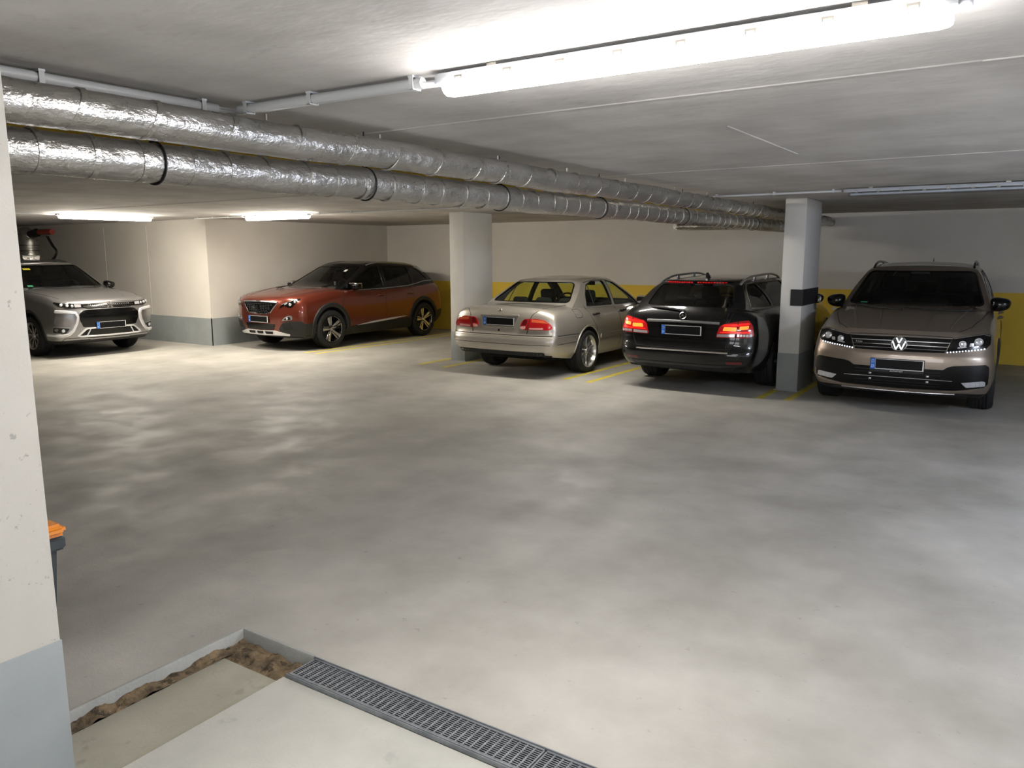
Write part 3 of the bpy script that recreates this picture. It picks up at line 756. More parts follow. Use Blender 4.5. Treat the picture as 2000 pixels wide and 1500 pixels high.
def make_wheel(root, sp, pos, right):
    """wheel > tyre, spokes, hub cap, brake disc; outer face towards +x when right"""
    R, rr, w = sp['tyre_r'], sp['rim_r'], sp['tyre_w']
    rz = 0 if right else PI
    bm = bmesh.new(); h = w/2
    bm_lathe(bm, [(h-.012, rr), (h+.004, rr+.004), (h+.004, rr-.006), (h-.02, rr-.016), (h-.05, rr-.03), (-h+.03, rr-.035), (-h, rr), (-h+.01, rr+.004)], 'x', 48, caps=False)
    wheel = to_obj('wheel', bm, sp.get('rim_mat', 'alloy_bright'), root, 35, pos, (0, 0, rz))
    key = sp['name']
    sr = R-rr
    prof = [(h-.012, rr-.002), (h+.004, rr+.15*sr), (h+.010, rr+.45*sr), (h+.002, rr+.78*sr), (h-.018, R-.010), (h-.04, R)]
    nblk = 5; grooves = []
    xs = np.linspace(h-.04, -h+.04, nblk*2)
    for i, x in enumerate(xs):
        if 0 < i < len(xs)-1 and i % 2 == 1 and i < len(xs)-2:
            grooves += [(float(x)+.004, R), (float(x)+.003, R-.008), (float(x)-.004, R-.008), (float(x)-.005, R)]
        else: grooves.append((float(x), R))
    prof = prof+grooves+[(-h+.018, R-.010), (-h-.002, rr+.78*sr), (-h-.01, rr+.45*sr), (-h, rr+.15*sr), (-h+.012, rr-.002)]
    bm = bmesh.new(); bm_lathe(bm, prof, 'x', 48, closed=True); to_obj('tyre', bm, 'rubber', wheel, 30)
    bm = bmesh.new(); bm_lathe(bm, [(-.02, .04), (-.02, rr*.72), (.0, rr*.72), (.0, .04)], 'x', 32, closed=True); to_obj('brake_disc', bm, 'alloy_grey', wheel)
    bm = bmesh.new(); bm_lathe(bm, [(-h+.04, rr-.03), (-h+.05, .0001)], 'x', 24, caps=False); to_obj('wheel_back', bm, 'under_black', wheel)
    bm = bmesh.new(); bm_tube(bm, [(h-.002, (rr-.004)*math.cos(2*PI*j/48), (rr-.004)*math.sin(2*PI*j/48)) for j in range(48)], .006, 6, True); to_obj('rim_lip', bm, 'alloy_bright', wheel)
    st = sp['spokes']; first = {}
    xo = h-.012
    def spoke(polyname, poly, x0, x1, m, ang, sub=None):
        k = polyname
        if k not in first:
            bm = bmesh.new(); bm_prism(bm, poly, x0, x1)
            # prism built in (tangent, radial) plane with thickness along axis -> dish
            for v in bm.verts:
                t_, r_, ax = v.co; f_ = max(0, (rr-r_)/rr); v.co = Vector((ax-.018*math.sin(f_*PI)*1.0-.01*f_, t_, r_))
            bmesh.ops.bevel(bm, geom=[e for e in bm.edges], offset=.003, segments=1, affect='EDGES')
            o = to_obj('spoke', bm, m, wheel, 40); first[k] = o
        else:
            o = first[k].copy(); COL.objects.link(o); o.parent = wheel
        o.rotation_euler = (ang, 0, 0)
    n = st['n']
    for i in range(n):
        a0 = 2*PI*i/n+st.get('phase', 0)
        for key, (poly, x0, x1, m) in st['parts'].items(): spoke(key, [(p[0]*rr, p[1]*rr) for p in poly], xo+x0, xo+x1, m, a0)
    hr = st.get('hub', .17)*rr
    bm = bmesh.new(); bm_lathe(bm, [(xo-.06, hr*1.25), (xo-.022, hr*1.2), (xo-.014, hr), (xo-.008, hr*.95), (xo-.006, 0.0001)], 'x', 28); to_obj('hub_cap', bm, st.get('hub_mat', 'alloy_grey'), wheel)
    if st.get('bolts'):
        b0 = None
        for i in range(5):
            a = 2*PI*(i+.5)/5; bm = bmesh.new(); bm_lathe(bm, [(xo-.03, .009), (xo-.018, .009), (xo-.016, .006), (xo-.016, .0001)], 'x', 10, (0, hr*1.75*math.sin(a), hr*1.75*math.cos(a))); to_obj('wheel_bolt', bm, 'under_black', wheel)
    return wheel

def rbox(name, c, size, m, parent, bevel=.03, rx=0, taper=None):
    bm = bmesh.new(); bm_box(bm, (-size[0]/2, -size[1]/2, -size[2]/2), (size[0]/2, size[1]/2, size[2]/2), bevel, 3)
    if taper:
        for v in bm.verts: v.co.x *= 1+taper*(v.co.z/size[2]+.5)
    return to_obj(name, bm, m, parent, 50, c, (rx, 0, 0))

def make_car(sp):
    root = thing('car', sp['label'], 'car', sp['loc'], sp['rz'], 'parked cars')
    B = CarBody(sp); K = CarKit(B, root)
    L, W = B.L, B.W
    # body: painted shell with wheel arches and cabin well
    body = mk_mesh(B.low_v, B.low_f, [sp['paint']])
    cut = bmesh.new()
    for y in sp['axles']:
        for s_ in (-1, 1):
            ra = sp['arch_r']; x0, x1 = s_*(W-.32), s_*(W+.25)
            bm_lathe(cut, [(min(x0, x1), ra), (max(x0, x1), ra)], 'x', 40, (0, y, sp['wheel']['tyre_r']+sp.get('arch_dz', .01)))
    bmesh.ops.recalc_face_normals(cut, faces=cut.faces)
    cm = bpy.data.meshes.new('cut'); cut.to_mesh(cm); cut.free(); cm.materials.append(MATS['under_black'])
    body = boolean(body, cm)
    g = sp['cabin']
    wl = bmesh.new(); bm_box(wl, (-W+.15, g['rear'][0]+.22, .42), (W-.15, g['front'][0]-.12, 2.0)); wm = bpy.data.meshes.new('w'); wl.to_mesh(wm); wl.free(); wm.materials.append(MATS['interior'])
    body = boolean(body, wm)
    ub = len(body.materials); body.materials.append(MATS['under_black']); body.materials.append(MATS['black_plastic'])
    for p in body.polygons:
        if p.normal.z < -.75 and p.center.z < .5: p.material_index = ub
        elif p.center.z < sp.get('clad_z', 0) and p.material_index == 0: p.material_index = ub+1
    finish(body, 38); body.name = 'body'; new_obj('body', body, root)
    # cabin shell with window openings
    ref = mk_mesh(B.cab_v, B.cab_f, [sp['paint']]); cv = [v.co.copy() for v in ref.vertices]; cn = [v.normal.copy() for v in ref.vertices]; nv = len(cv)
    keep = [tuple(p.vertices) for p in ref.polygons if p.normal.z > -.9]
    iv = []
    for c, nn in zip(cv, cn):
        q = c-nn*.035
        if nn.z < -.3: q = c-Vector((nn.x, nn.y, 0)).normalized()*.035
        iv.append(q)
    ed = {}
    for f in keep:
        for i in range(len(f)): ed[(f[i], f[(i+1) % len(f)])] = 1
    F_ = keep+[tuple(i+nv for i in f[::-1]) for f in keep]+[(e[1], e[0], e[0]+nv, e[1]+nv) for e in ed if (e[1], e[0]) not in ed]
    cab = bpy.data.meshes.new('cab'); cab.from_pydata([tuple(v) for v in cv+iv], [], F_)
    cab.materials.append(MATS[sp.get('roof_paint', sp['paint'])]); cab.materials.append(MATS['interior'])
    for k, p in enumerate(cab.polygons):
        if k >= len(keep): p.material_index = 1
    cab.update(); cab.validate()
    wins = [rounded(p, r) for (p, r, _) in sp['side_windows']]
    cab = boolean(cab, prisms(wins, 'x', -1.5, 1.5, 'black_gloss'))
    cab = boolean(cab, prisms([rounded(sp['windshield'], .06)], 'y', .05, 3.0, 'black_gloss'))
    cab = boolean(cab, prisms([rounded(sp['rear_window'], .06)], 'y', -3.0, -.4, 'black_gloss'))
    finish(cab, 38); cab.name = 'cabin'; new_obj('roof_and_pillars', cab, root)
    # glazing
    K.patch('windshield', 'F', rounded(sp['windshield'], .06), sp.get('glass_f', 'glass_grey'), -.006, 0, res=.07)
    K.patch('rear_window', 'R', rounded(sp['rear_window'], .06), sp.get('glass_r', 'glass_grey'), -.006, 0, res=.07)
    for p, r, gm in sp['side_windows']: K.patch('side_window', 'S', rounded(p, r), gm, -.006, 0, True, res=.08)
    # seats and dashboard
    zs = sp.get('seat_z', .72); im = 'interior'
    yf_ = sp['seats'][0]; yr_ = sp['seats'][1]
    for x in (-.36, .36):
        st = rbox('front_seat', (x, yf_, zs), (.48, .16, .62), im, root, .06, .2)
        rbox('seat_cushion', (0, .26, -.27), (.48, .5, .16), im, st, .05)
        rbox('headrest', (0, 0, .42), (.27, .11, .19), im, st, .05)
    st = rbox('rear_seat', (0, yr_, zs-.02), (1.25, .16, .56), im, root, .06, .25)
    for x in (-.42, 0, .42): rbox('headrest', (x, 0, .36), (.26, .10, .17), im, st, .045)
    rbox('seat_cushion', (0, .28, -.25), (1.25, .5, .16), im, st, .05)
    rbox('dashboard', (0, g['front'][0]-.42, B.top_edge(g['front'][0], 0)-.10), (1.34, .5, .2), im, root, .05)
    sw = bmesh.new(); ring_bm(sw, .18, .016, n=28); bm_box(sw, (-.17, -.02, -.01), (.17, .02, .01))
    to_obj('steering_wheel', sw, im, root, 40, (-.36, g['front'][0]-.78, B.top_edge(g['front'][0], 0)-.05), (math.radians(65), 0, 0))
    rbox('interior_mirror', (0, sp['mirror_in'][0], sp['mirror_in'][1]), (.22, .03, .06), im, root, .015)
    # wheels
    for y in sp['axles']:
        for s_ in (1, -1):
            xw = sp.get('track', W-.13)
            make_wheel(root, sp['wheel'], (s_*xw, y, sp['wheel']['tyre_r']), s_ > 0)
    # underbody block
    rbox('underbody', (0, 0, .27), (1.1, L-1.2, .14), 'under_black', root, .02)
    sp['detail'](sp, B, K, root)
    return root

def side_mirror(root, x, y, z, mp, sx=.21, sz=.15, sy=.13, cover=None):
    for s_ in (1, -1):
        bm = bmesh.new(); r = bmesh.ops.create_uvsphere(bm, u_segments=20, v_segments=12, radius=1)['verts']
        for v in r:
            c = v.co.copy()
            p = [math.copysign(abs(c[i])**.72, c[i]) for i in range(3)]
            p[1] = p[1] if p[1] > 0 else p[1]*.35
            v.co = Vector((p[0]*sx/2*(1+.10*p[2]), p[1]*sy, p[2]*sz/2*(1-.18*(p[0]*s_))))
        m = to_obj('door_mirror', bm, cover or mp, root, 50, (s_*x, y, z))
        bm = bmesh.new(); bm_prism(bm, rounded([(-sx*.40, -sz*.36), (sx*.40, -sz*.36), (sx*.40, sz*.36), (-sx*.40, sz*.36)], .04), -.004, .004, Matrix.Translation((0, -sy*.33, 0)) @ Matrix.Rotation(PI/2, 4, 'X')); to_obj('mirror_glass', bm, 'chrome', m)
        tube('mirror_arm', [(-s_*sx*.3, 0, -sz*.35), (-s_*sx*.75, .02, -sz*.55), (-s_*(sx*.95), .03, -sz*.62)], [.03, .025, .03], 'black_plastic', m)
def door_handles(K, ys, z, m, w=.2):
    for y in ys:
        for s_ in (1, -1):
            h, n = K.b.hit('S', y, z); bm = bmesh.new()
            bm_tube(bm, [(h.x-.005, y-w/2, z), (h.x+.028, y-w/2+.03, z+.004), (h.x+.034, y, z+.006), (h.x+.028, y+w/2-.03, z+.004), (h.x-.005, y+w/2, z)], [.012, .015, .016, .015, .012], 8)
            if s_ < 0:
                for v in bm.verts: v.co.x *= -1
            to_obj('door_handle', bm, m, K.root)
def roof_rails(K, x, y0, y1, z_off, m, r=.016, feet=3):
    for s_ in (1, -1):
        P = []; n = 16
        for k in range(n+1):
            t = k/n; y = y0+(y1-y0)*t; h, nn = K.b.hit('T', x, y); lift = z_off*min(1, 4*t, 4*(1-t))**.5 if 0 < t < 1 else -.004
            P.append((s_*h.x, y, h.z+lift))
        bm = bmesh.new(); bm_tube(bm, P, r, 8)
        o = to_obj('roof_rail', bm, m, K.root)
        for k in range(1, feet):
            t = k/feet; y = y0+(y1-y0)*t; h, nn = K.b.hit('T', x, y)
            rbox('rail_foot', (s_*h.x, y, h.z+z_off/2), (.024, .09, z_off+.01), m, o, .008)
def fin(K, y, m, h=.06):
    p, n = K.b.hit('T', 0, y); bm = bmesh.new()
    bm_prism(bm, [(-.09, 0), (.05, 0), (-.055, h), (-.075, h)], -.016, .016, Matrix.Translation((0, y, p.z-.004)) @ Matrix(((0, 0, 1, 0), (1, 0, 0, 0), (0, 1, 0, 0), (0, 0, 0, 1)))); bmesh.ops.bevel(bm, geom=list(bm.edges), offset=.005, segments=2, affect='EDGES')
    to_obj('roof_antenna', bm, m, K.root)
def wiper(K, view, pts, name='wiper', r=.008):
    bm = bmesh.new(); P = [K.b.hit(view, *p) for p in pts]
    bm_tube(bm, [h+n*.02 for h, n in P], [r]*(len(P)-1)+[r*.7], 8); to_obj(name, bm, 'black_plastic', K.root)
def arch_trim(sp, K, m, w=.055, h=.012, z0=None):
    for y in sp['axles']:
        zc = sp['wheel']['tyre_r']+sp.get('arch_dz', .01); R_ = sp['arch_r']+w/2-.004
        a0 = math.asin(max(-.95, min(.95, ((z0 or .26)-zc)/R_)))
        pts = [(y+R_*math.cos(a), zc+R_*math.sin(a)) for a in np.linspace(a0, PI-a0, 26)]
        K.ribbon('wheel_arch_trim', 'S', pts, w, m, h, True)
def star_badge(K, view, v, R, parent=None, off=.008):
    M_ = K.frame(view, 0, v, off, .15); bm = bmesh.new(); ring_bm(bm, R, R*.085)
    for k in range(3):
        a = PI/2+2*PI*k/3; e = (R*.97*math.cos(a), R*.97*math.sin(a)); d = Vector((-math.sin(a), math.cos(a)))*R*.13
        bm_prism(bm, [(d.x, d.y), (-d.x, -d.y), e], -.003, .006)
    K.badge('emblem', M_, bm, 'chrome', parent, 'round chrome three-pointed star emblem')
paint('paint_champagne', (190, 184, 173), .36, .7)
paint('paint_black', (4, 4, 6), .3, .0); nodes(MATS['paint_black'])[2].inputs['Specular IOR Level'].default_value = .15
paint('paint_bronze', (142, 129, 116), .34, .75)
paint('paint_copper', (104, 42, 26), .30, .55)
paint('paint_silver', (152, 150, 149), .33, .8)

BR, DK, GR = 'alloy_bright', 'alloy_dark', 'alloy_grey'
WH_COPPER = dict(name='c', tyre_r=.359, rim_r=.246, tyre_w=.235, rim_mat=DK, spokes=dict(n=5, phase=.15, hub=.13, hub_mat=BR, parts={
    'a': ([(-.27, .985), (-.03, 1.0), (.02, .16), (-.10, .16)], -.03, -.002, BR), 'b': ([(.06, .99), (.19, .98), (.12, .22), (.055, .22)], -.032, -.006, BR), 'c': ([(-.22, .97), (.17, .97), (.11, .1), (-.10, .1)], -.055, -.035, DK)}))
WH_SALOON = dict(name='s', tyre_r=.316, rim_r=.236, tyre_w=.235, rim_mat=BR, spokes=dict(n=5, phase=.3, hub=.17, hub_mat=BR, bolts=True, parts={
    'a': ([(-.40, .90), (-.27, .94), (-.10, .52), (-.02, .18), (-.12, .18), (-.22, .50)], -.045, -.008, BR), 'b': ([(.40, .90), (.27, .94), (.10, .52), (.02, .18), (.12, .18), (.22, .50)], -.045, -.008, BR)}))
WH_ESTATE = dict(name='e', tyre_r=.328, rim_r=.232, tyre_w=.245, rim_mat=GR, spokes=dict(n=5, phase=.1, hub=.16, hub_mat=GR, parts={
    'a': ([(-.22, .98), (-.10, .98), (-.02, .2), (-.10, .2)], -.04, -.008, GR), 'b': ([(.22, .98), (.10, .98), (.02, .2), (.10, .2)], -.04, -.008, GR)}))
WH_BRONZE = dict(name='t', tyre_r=.352, rim_r=.244, tyre_w=.235, rim_mat=DK, spokes=dict(n=5, phase=.1, hub=.15, hub_mat=BR, parts={
    'a': ([(-.20, .98), (-.08, .98), (-.02, .2), (-.10, .2)], -.04, -.008, BR), 'b': ([(.20, .98), (.08, .98), (.02, .2), (.10, .2)], -.04, -.008, BR)}))
WH_SILVER = dict(name='o', tyre_r=.352, rim_r=.232, tyre_w=.225, rim_mat=BR, spokes=dict(n=9, phase=.0, hub=.16, hub_mat=BR, parts={
    'a': ([(-.09, .98), (.03, .98), (.04, .2), (-.05, .2)], -.04, -.008, BR), 'b': ([(.09, .97), (.13, .97), (.09, .25), (.06, .25)], -.045, -.016, DK)}))
SEC_SUV = [(0, .90), (.10, .95), (.32, .995), (.55, 1.0), (.75, .985), (.90, .955), (1, .90)]
SEC_CAR = [(0, .88), (.12, .95), (.35, .995), (.58, 1.0), (.78, .98), (.92, .945), (1, .88)]

# ---------------------------------------------------------------- champagne saloon
def d_saloon(sp, B, K, root):
    pt = sp['paint']
    lamp_ = rounded([(.352, .735), (.375, .80), (.42, .842), (.60, .848), (.71, .83), (.80, .77), (.825, .725), (.79, .697), (.40, .69)], .025)
    tl = K.patch('tail_lamp', 'R', lamp_, 'lamp_red', .012, .03, True, bulge=.008)
    K.patch('reversing_lens', 'R', rounded([(.372, .74), (.355, .71), (.375, .70), (.435, .70), (.445, .745)], .012), 'lamp_pink', .022, .004, True, tl)
    K.patch('lens_cell', 'R', rounded([(.385, .758), (.41, .83), (.475, .835), (.455, .758)], .012), 'lamp_red_dark', .0215, .004, True, tl)
    K.patch('indicator_lens', 'R', rounded([(.53, .80), (.535, .838), (.70, .825), (.765, .785), (.70, .79)], .01), 'lamp_amber', .0215, .004, True, tl)
    K.patch('reflector_strip', 'R', rounded([(.50, .702), (.50, .722), (.70, .728), (.70, .705)], .006), 'lamp_pink', .0215, .004, True, tl)
    K.ribbon('panel_gap', 'R', [(.64, 1.0), (.53, .90), (.505, .852)], .011, 'gap', .002, True); K.ribbon('lens_gap', 'R', [(.505, .848), (.47, .69)], .009, 'gap', .002, True, tl, base=.022)
    K.ribbon('panel_gap', 'R', [(.468, .688), (.455, .63)], .011, 'gap', .002, True)
    K.ribbon('panel_gap', 'R', [(-.82, .612), (-.4, .612), (0, .612), (.4, .612), (.82, .612)], .013, 'gap', .002)
    K.ribbon('bumper_ridge', 'R', [(-.83, .590), (-.4, .594), (0, .595), (.4, .594), (.83, .590)], .020, pt, .006)
    K.ribbon('bumper_groove', 'R', [(-.84, .487), (-.4, .487), (0, .487), (.4, .487), (.84, .487)], .008, 'gap', .002)
    K.ribbon('bumper_groove', 'S', [(-2.19, .49), (-1.85, .49), (-1.66, .49)], .008, 'gap', .002, True)
    K.ribbon('panel_gap', 'S', [(-2.19, .612), (-1.85, .607), (-1.60, .60)], .011, 'gap', .002, True)
    K.ribbon('bumper_ridge', 'S', [(-2.19, .591), (-1.85, .585), (-1.63, .58)], .018, pt, .005, True)
    K.patch('rear_valance', 'R', rounded([(-.72, .385), (.72, .385), (.70, .30), (-.70, .30)], .02), 'black_plastic', .004, .02)
    M_ = K.frame('R', 0, .885, .006, .8)
    K.badge('boot_handle', M_, bm_box(bmesh.new(), (-.325, -.012, -.02), (.325, .012, .014), .008, 2), pt)
    K.patch('plate_recess', 'R', rounded([(-.30, .872), (.30, .872), (.245, .725), (-.245, .725)], .02), pt, .0015, .002)
    K.ribbon('recess_edge', 'R', [(.325, .875), (.30, .84), (.255, .725), (.15, .715), (0, .714), (-.15, .715), (-.255, .725), (-.30, .84), (-.325, .875)], .014, pt, .006)
    K.plate('R', .795, 'plate with blue band, characters covered in black', h=.108, off=.014)
    star_badge(K, 'R', .952, .036)
    K.disc('boot_lock', 'R', 0, .672, .016, 'gap', .004, .01, ring='chrome')
    for y0, z in ((-.87, .50),):
        K.patch('door_strip', 'S', rounded([(-.90, .545), (-.90, .475), (1.15, .465), (1.15, .535)], .01), pt, .010, .014, True)
    K.ribbon('panel_gap', 'S', [(-1.24, .985), (-1.21, .90), (-1.17, .80), (-1.05, .66), (-.98, .50), (-.94, .32)], .009, 'gap', .0015, True)
    K.ribbon('panel_gap', 'S', [(-.27, .935), (-.21, .80), (-.19, .6), (-.20, .30)], .009, 'gap', .0015, True)
    K.ribbon('panel_gap', 'S', [(.82, .91), (.90, .75), (.93, .5), (.90, .30)], .009, 'gap', .0015, True)
    K.ribbon('fuel_flap_gap', 'S', rounded([(-1.66, .945), (-1.48, .945), (-1.44, .86), (-1.46, .825), (-1.64, .825)], .03), .008, 'gap', .0015, True if False else False, closed=True)
    door_handles(K, (-1.02, -.06), .845, 'black_plastic')
    for w_, r_, _ in sp['side_windows']: K.ribbon('window_trim', 'S', rounded(w_, r_), .016, 'black_plastic', .003, True, closed=True)
    K.ribbon('window_trim', 'R', rounded(sp['rear_window'], .06), .022, 'black_gloss', .003, closed=True)
    K.ribbon('belt_trim', 'S', [(-1.22, .942), (-.6, .930), (.1, .918), (.74, .905)], .012, 'satin', .004, True)
    K.ribbon('roof_gutter', 'S', [(-.9, 1.30), (-.5, 1.335), (-.1, 1.33)], .01, 'gap', .002, True)
    K.ribbon('window_divider', 'S', [(-.92, .955), (-.86, 1.265)], .022, 'black_plastic', .003, True)
    arch_trim(sp, K, pt, .03, .008, .33)
    side_mirror(root, .89, .62, .98, pt, .2, .13)
    hl = K.patch('headlamp', 'F', rounded([(.42, .55), (.42, .68), (.62, .69), (.74, .62), (.70, .56)], .06), 'lamp_clear', .006, .02, True)
    K.patch('grille', 'F', rounded([(-.30, .54), (.30, .54), (.34, .70), (-.34, .70)], .03), 'black_gloss', .006, .02)
    K.patch('bumper_intake', 'F', rounded([(-.5, .28), (.5, .28), (.55, .38), (-.55, .38)], .03), 'black_plastic', .004, .02)
SALOON = dict(label='champagne silver saloon parked tail out next to the slender pillar', loc=(-6.275, 9.115+2.4, 0), rz=math.radians(.6), L=4.80, W=.895, paint='paint_champagne',
    axles=(1.535, -1.298), arch_r=.355, wheel=WH_SALOON, track=.775, pf=(.30, 2.5), pr=(.20, 3.0), crown=(.030, .035),
    bottom=[(-2.4, .335), (-2.1, .30), (-1.6, .24), (0, .21), (1.5, .21), (2.4, .24)], top=[(-2.4, .965), (-2.25, .995), (-1.9, 1.012), (-1.5, 1.015), (-1.0, .985), (0, .965), (.9, .955), (1.1, .955), (1.5, .92), (2.1, .80), (2.4, .70)],
    plan=[(-2.4, .965), (-1.9, .985), (-1.2, 1.0), (.8, 1.0), (1.6, .985), (2.4, .93)], section=SEC_CAR,
    front=[(.24, .10), (.32, .02), (.48, 0), (.55, .03), (.66, .10), (.70, .16)], rear=[(.335, .09), (.38, .035), (.48, .0), (.59, .0), (.62, .05), (.72, .055), (.86, .07), (.93, .10), (.965, .16)],
    cabin=dict(front=(1.03, .18), rear=(-1.74, -1.06), roof=[(-1.6, 1.33), (-1.2, 1.345), (-.9, 1.368), (-.35, 1.392), (.2, 1.372), (.8, 1.34)], wbase=[(-1.7, .765), (-1.0, .79), (0, .80), (1.0, .77)], wroof=[(-1.0, .575), (-.3, .60), (.3, .575)], bow=(.12, .09), convex=(.03, .035), crown=.03),
    windshield=[(-.64, .985), (.64, .985), (.52, 1.315), (-.52, 1.315)], rear_window=[(-.665, 1.03), (.665, 1.03), (.505, 1.305), (-.505, 1.305)],
    side_windows=[([(-1.15, .965), (-.31, .95), (-.31, 1.315), (-.66, 1.315), (-.88, 1.265), (-1.06, 1.12)], .035, 'glass_clear'), ([(-.22, .948), (.70, .935), (.40, 1.10), (.03, 1.28), (-.22, 1.315)], .035, 'glass_clear')],
    glass_f='glass_clear', glass_r='glass_clear', seats=(-.25, -1.0), seat_z=.66, mirror_in=(.42, 1.24), detail=d_saloon)

# ---------------------------------------------------------------- black estate
def d_estate(sp, B, K, root):
    pt = sp['paint']
    lamp_ = rounded([(.445, .735), (.475, .845), (.52, .882), (.68, .915), (.80, .93), (.845, .86), (.865, .745), (.80, .722), (.455, .718)], .02)
    tl = K.patch('tail_lamp', 'R', lamp_, 'lamp_red', .010, .03, True, bulge=.006)
    K.patch('light_guide', 'R', rounded([(.535, .845), (.52, .80), (.68, .80), (.68, .845)], .01), 'lamp_amber_lit', .0185, .004, True, tl)
    K.patch('light_guide', 'R', rounded([(.71, .855), (.71, .815), (.80, .825), (.805, .865)], .01), 'lamp_amber_lit', .0185, .004, True, tl)
    K.patch('light_guide', 'R', rounded([(.53, .875), (.51, .852), (.70, .856), (.815, .878), (.80, .90)], .008), 'lamp_red_lit', .0185, .004, True, tl)
    K.patch('light_guide', 'R', rounded([(.49, .79), (.485, .772), (.82, .775), (.82, .80)], .006), 'lamp_red_lit', .0185, .004, True, tl)
    K.patch('reversing_lens', 'R', rounded([(.462, .758), (.455, .728), (.66, .730), (.66, .762)], .006), 'lamp_clear', .0185, .004, True, tl)
    for k in range(5): K.patch('reversing_lens', 'R', [(.69+.032*k, .735), (.714+.032*k, .736), (.714+.032*k, .764), (.69+.032*k, .763)], 'lamp_clear', .0185, .004, True, tl)
    K.ribbon('lens_gap', 'R', [(.69, .918), (.675, .72)], .011, 'gap', .002, True, tl, base=.016)
    K.ribbon('chrome_bar', 'R', [(-.475, .889), (-.25, .893), (0, .894), (.25, .893), (.475, .889)], .036, 'satin', .012, label='brushed chrome bar above the number plate')
    K.ribbon('bumper_chrome', 'R', [(-.60, .535), (-.3, .538), (0, .539), (.3, .538), (.60, .535)], .022, 'chrome', .007)
    K.patch('plate_recess', 'R', rounded([(-.31, .865), (.31, .865), (.29, .70), (-.29, .70)], .02), 'black_gloss', .0015, .002)
    K.ribbon('recess_lip', 'R', [(-.27, .702), (0, .700), (.27, .702)], .016, pt, .008)
    K.plate('R', .785, 'plate with blue band left of the black cover, below the chrome bar', off=.012)
    star_badge(K, 'R', .965, .042)
    K.ribbon('panel_gap', 'R', [(.675, .718), (.665, .66), (.62, .575), (.4, .562), (0, .560), (-.4, .562), (-.62, .575), (-.665, .66), (-.675, .718)], .011, 'gap', .002)
    for s_ in (-1, 1):
        for k in range(11): K.patch('brake_led', 'R', [(s_*(.03+.034*k), 1.366), (s_*(.055+.034*k), 1.366), (s_*(.055+.034*k), 1.354), (s_*(.03+.034*k), 1.354)], 'lamp_red', .010, .012)
    K.patch('rear_spoiler', 'R', rounded([(-.50, 1.378), (.50, 1.378), (.50, 1.366), (-.50, 1.366)], .004), pt, .02, .03)
    K.patch('bumper_insert', 'R', rounded([(-.70, .38), (.70, .38), (.62, .29), (-.62, .29)], .03), 'black_plastic', .003, .01)
    for s_ in (-1, 1): K.patch('bumper_reflector', 'R', rounded([(s_*.58, .425), (s_*.76, .43), (s_*.76, .40), (s_*.58, .395)][::s_], .008), 'lamp_red_dark', .004, .006)
    M_ = K.frame('R', 0, 1.045, .0, .3)
    wiper(K, 'R', [(.02, 1.012), (-.14, 1.035), (-.30, 1.045), (-.45, 1.050)], 'rear_wiper', .013)
    roof_rails(K, .535, -1.80, .02, .05, 'satin', .015, 3)
    fin(K, -1.45, 'black_gloss', .07)
    K.ribbon('belt_trim', 'S', [(-1.98, 1.056), (-1.3, 1.033), (-.3, 1.012), (.72, .985)], .018, 'satin', .005, True)
    for w_, r_, _ in sp['side_windows']: K.ribbon('window_trim', 'S', rounded(w_, r_), .014, 'black_gloss', .003, True, closed=True)
    K.ribbon('window_chrome', 'S', [(-1.96, 1.08), (-1.90, 1.20), (-1.80, 1.29), (-1.66, 1.345), (-1.4, 1.36), (-.6, 1.372)], .012, 'satin', .004, True)
    K.ribbon('fuel_flap_gap', 'S', rounded([(-1.80, .99), (-1.62, .99), (-1.62, .84), (-1.80, .84)], .03), .008, 'gap', .0015, closed=True)
    door_handles(K, (-1.02, -.02), .93, pt)
    for ys in ([(-1.22, 1.03), (-1.20, .9), (-1.12, .75), (-.9, .55), (-.86, .3)], [(-.26, 1.01), (-.20, .8), (-.2, .3)], [(.85, .98), (.95, .7), (.92, .3)]): K.ribbon('panel_gap', 'S', ys, .009, 'gap', .0015, True)
    arch_trim(sp, K, pt, .03, .008, .33)
    side_mirror(root, .91, .72, 1.06, pt, .22, .15)
    hl = K.patch('headlamp', 'F', rounded([(.40, .62), (.44, .74), (.80, .78), (.80, .66)], .05), 'lamp_clear', .006, .02, True)
    K.patch('grille', 'F', rounded([(-.36, .52), (.36, .52), (.40, .74), (-.40, .74)], .03), 'black_gloss', .006, .02)
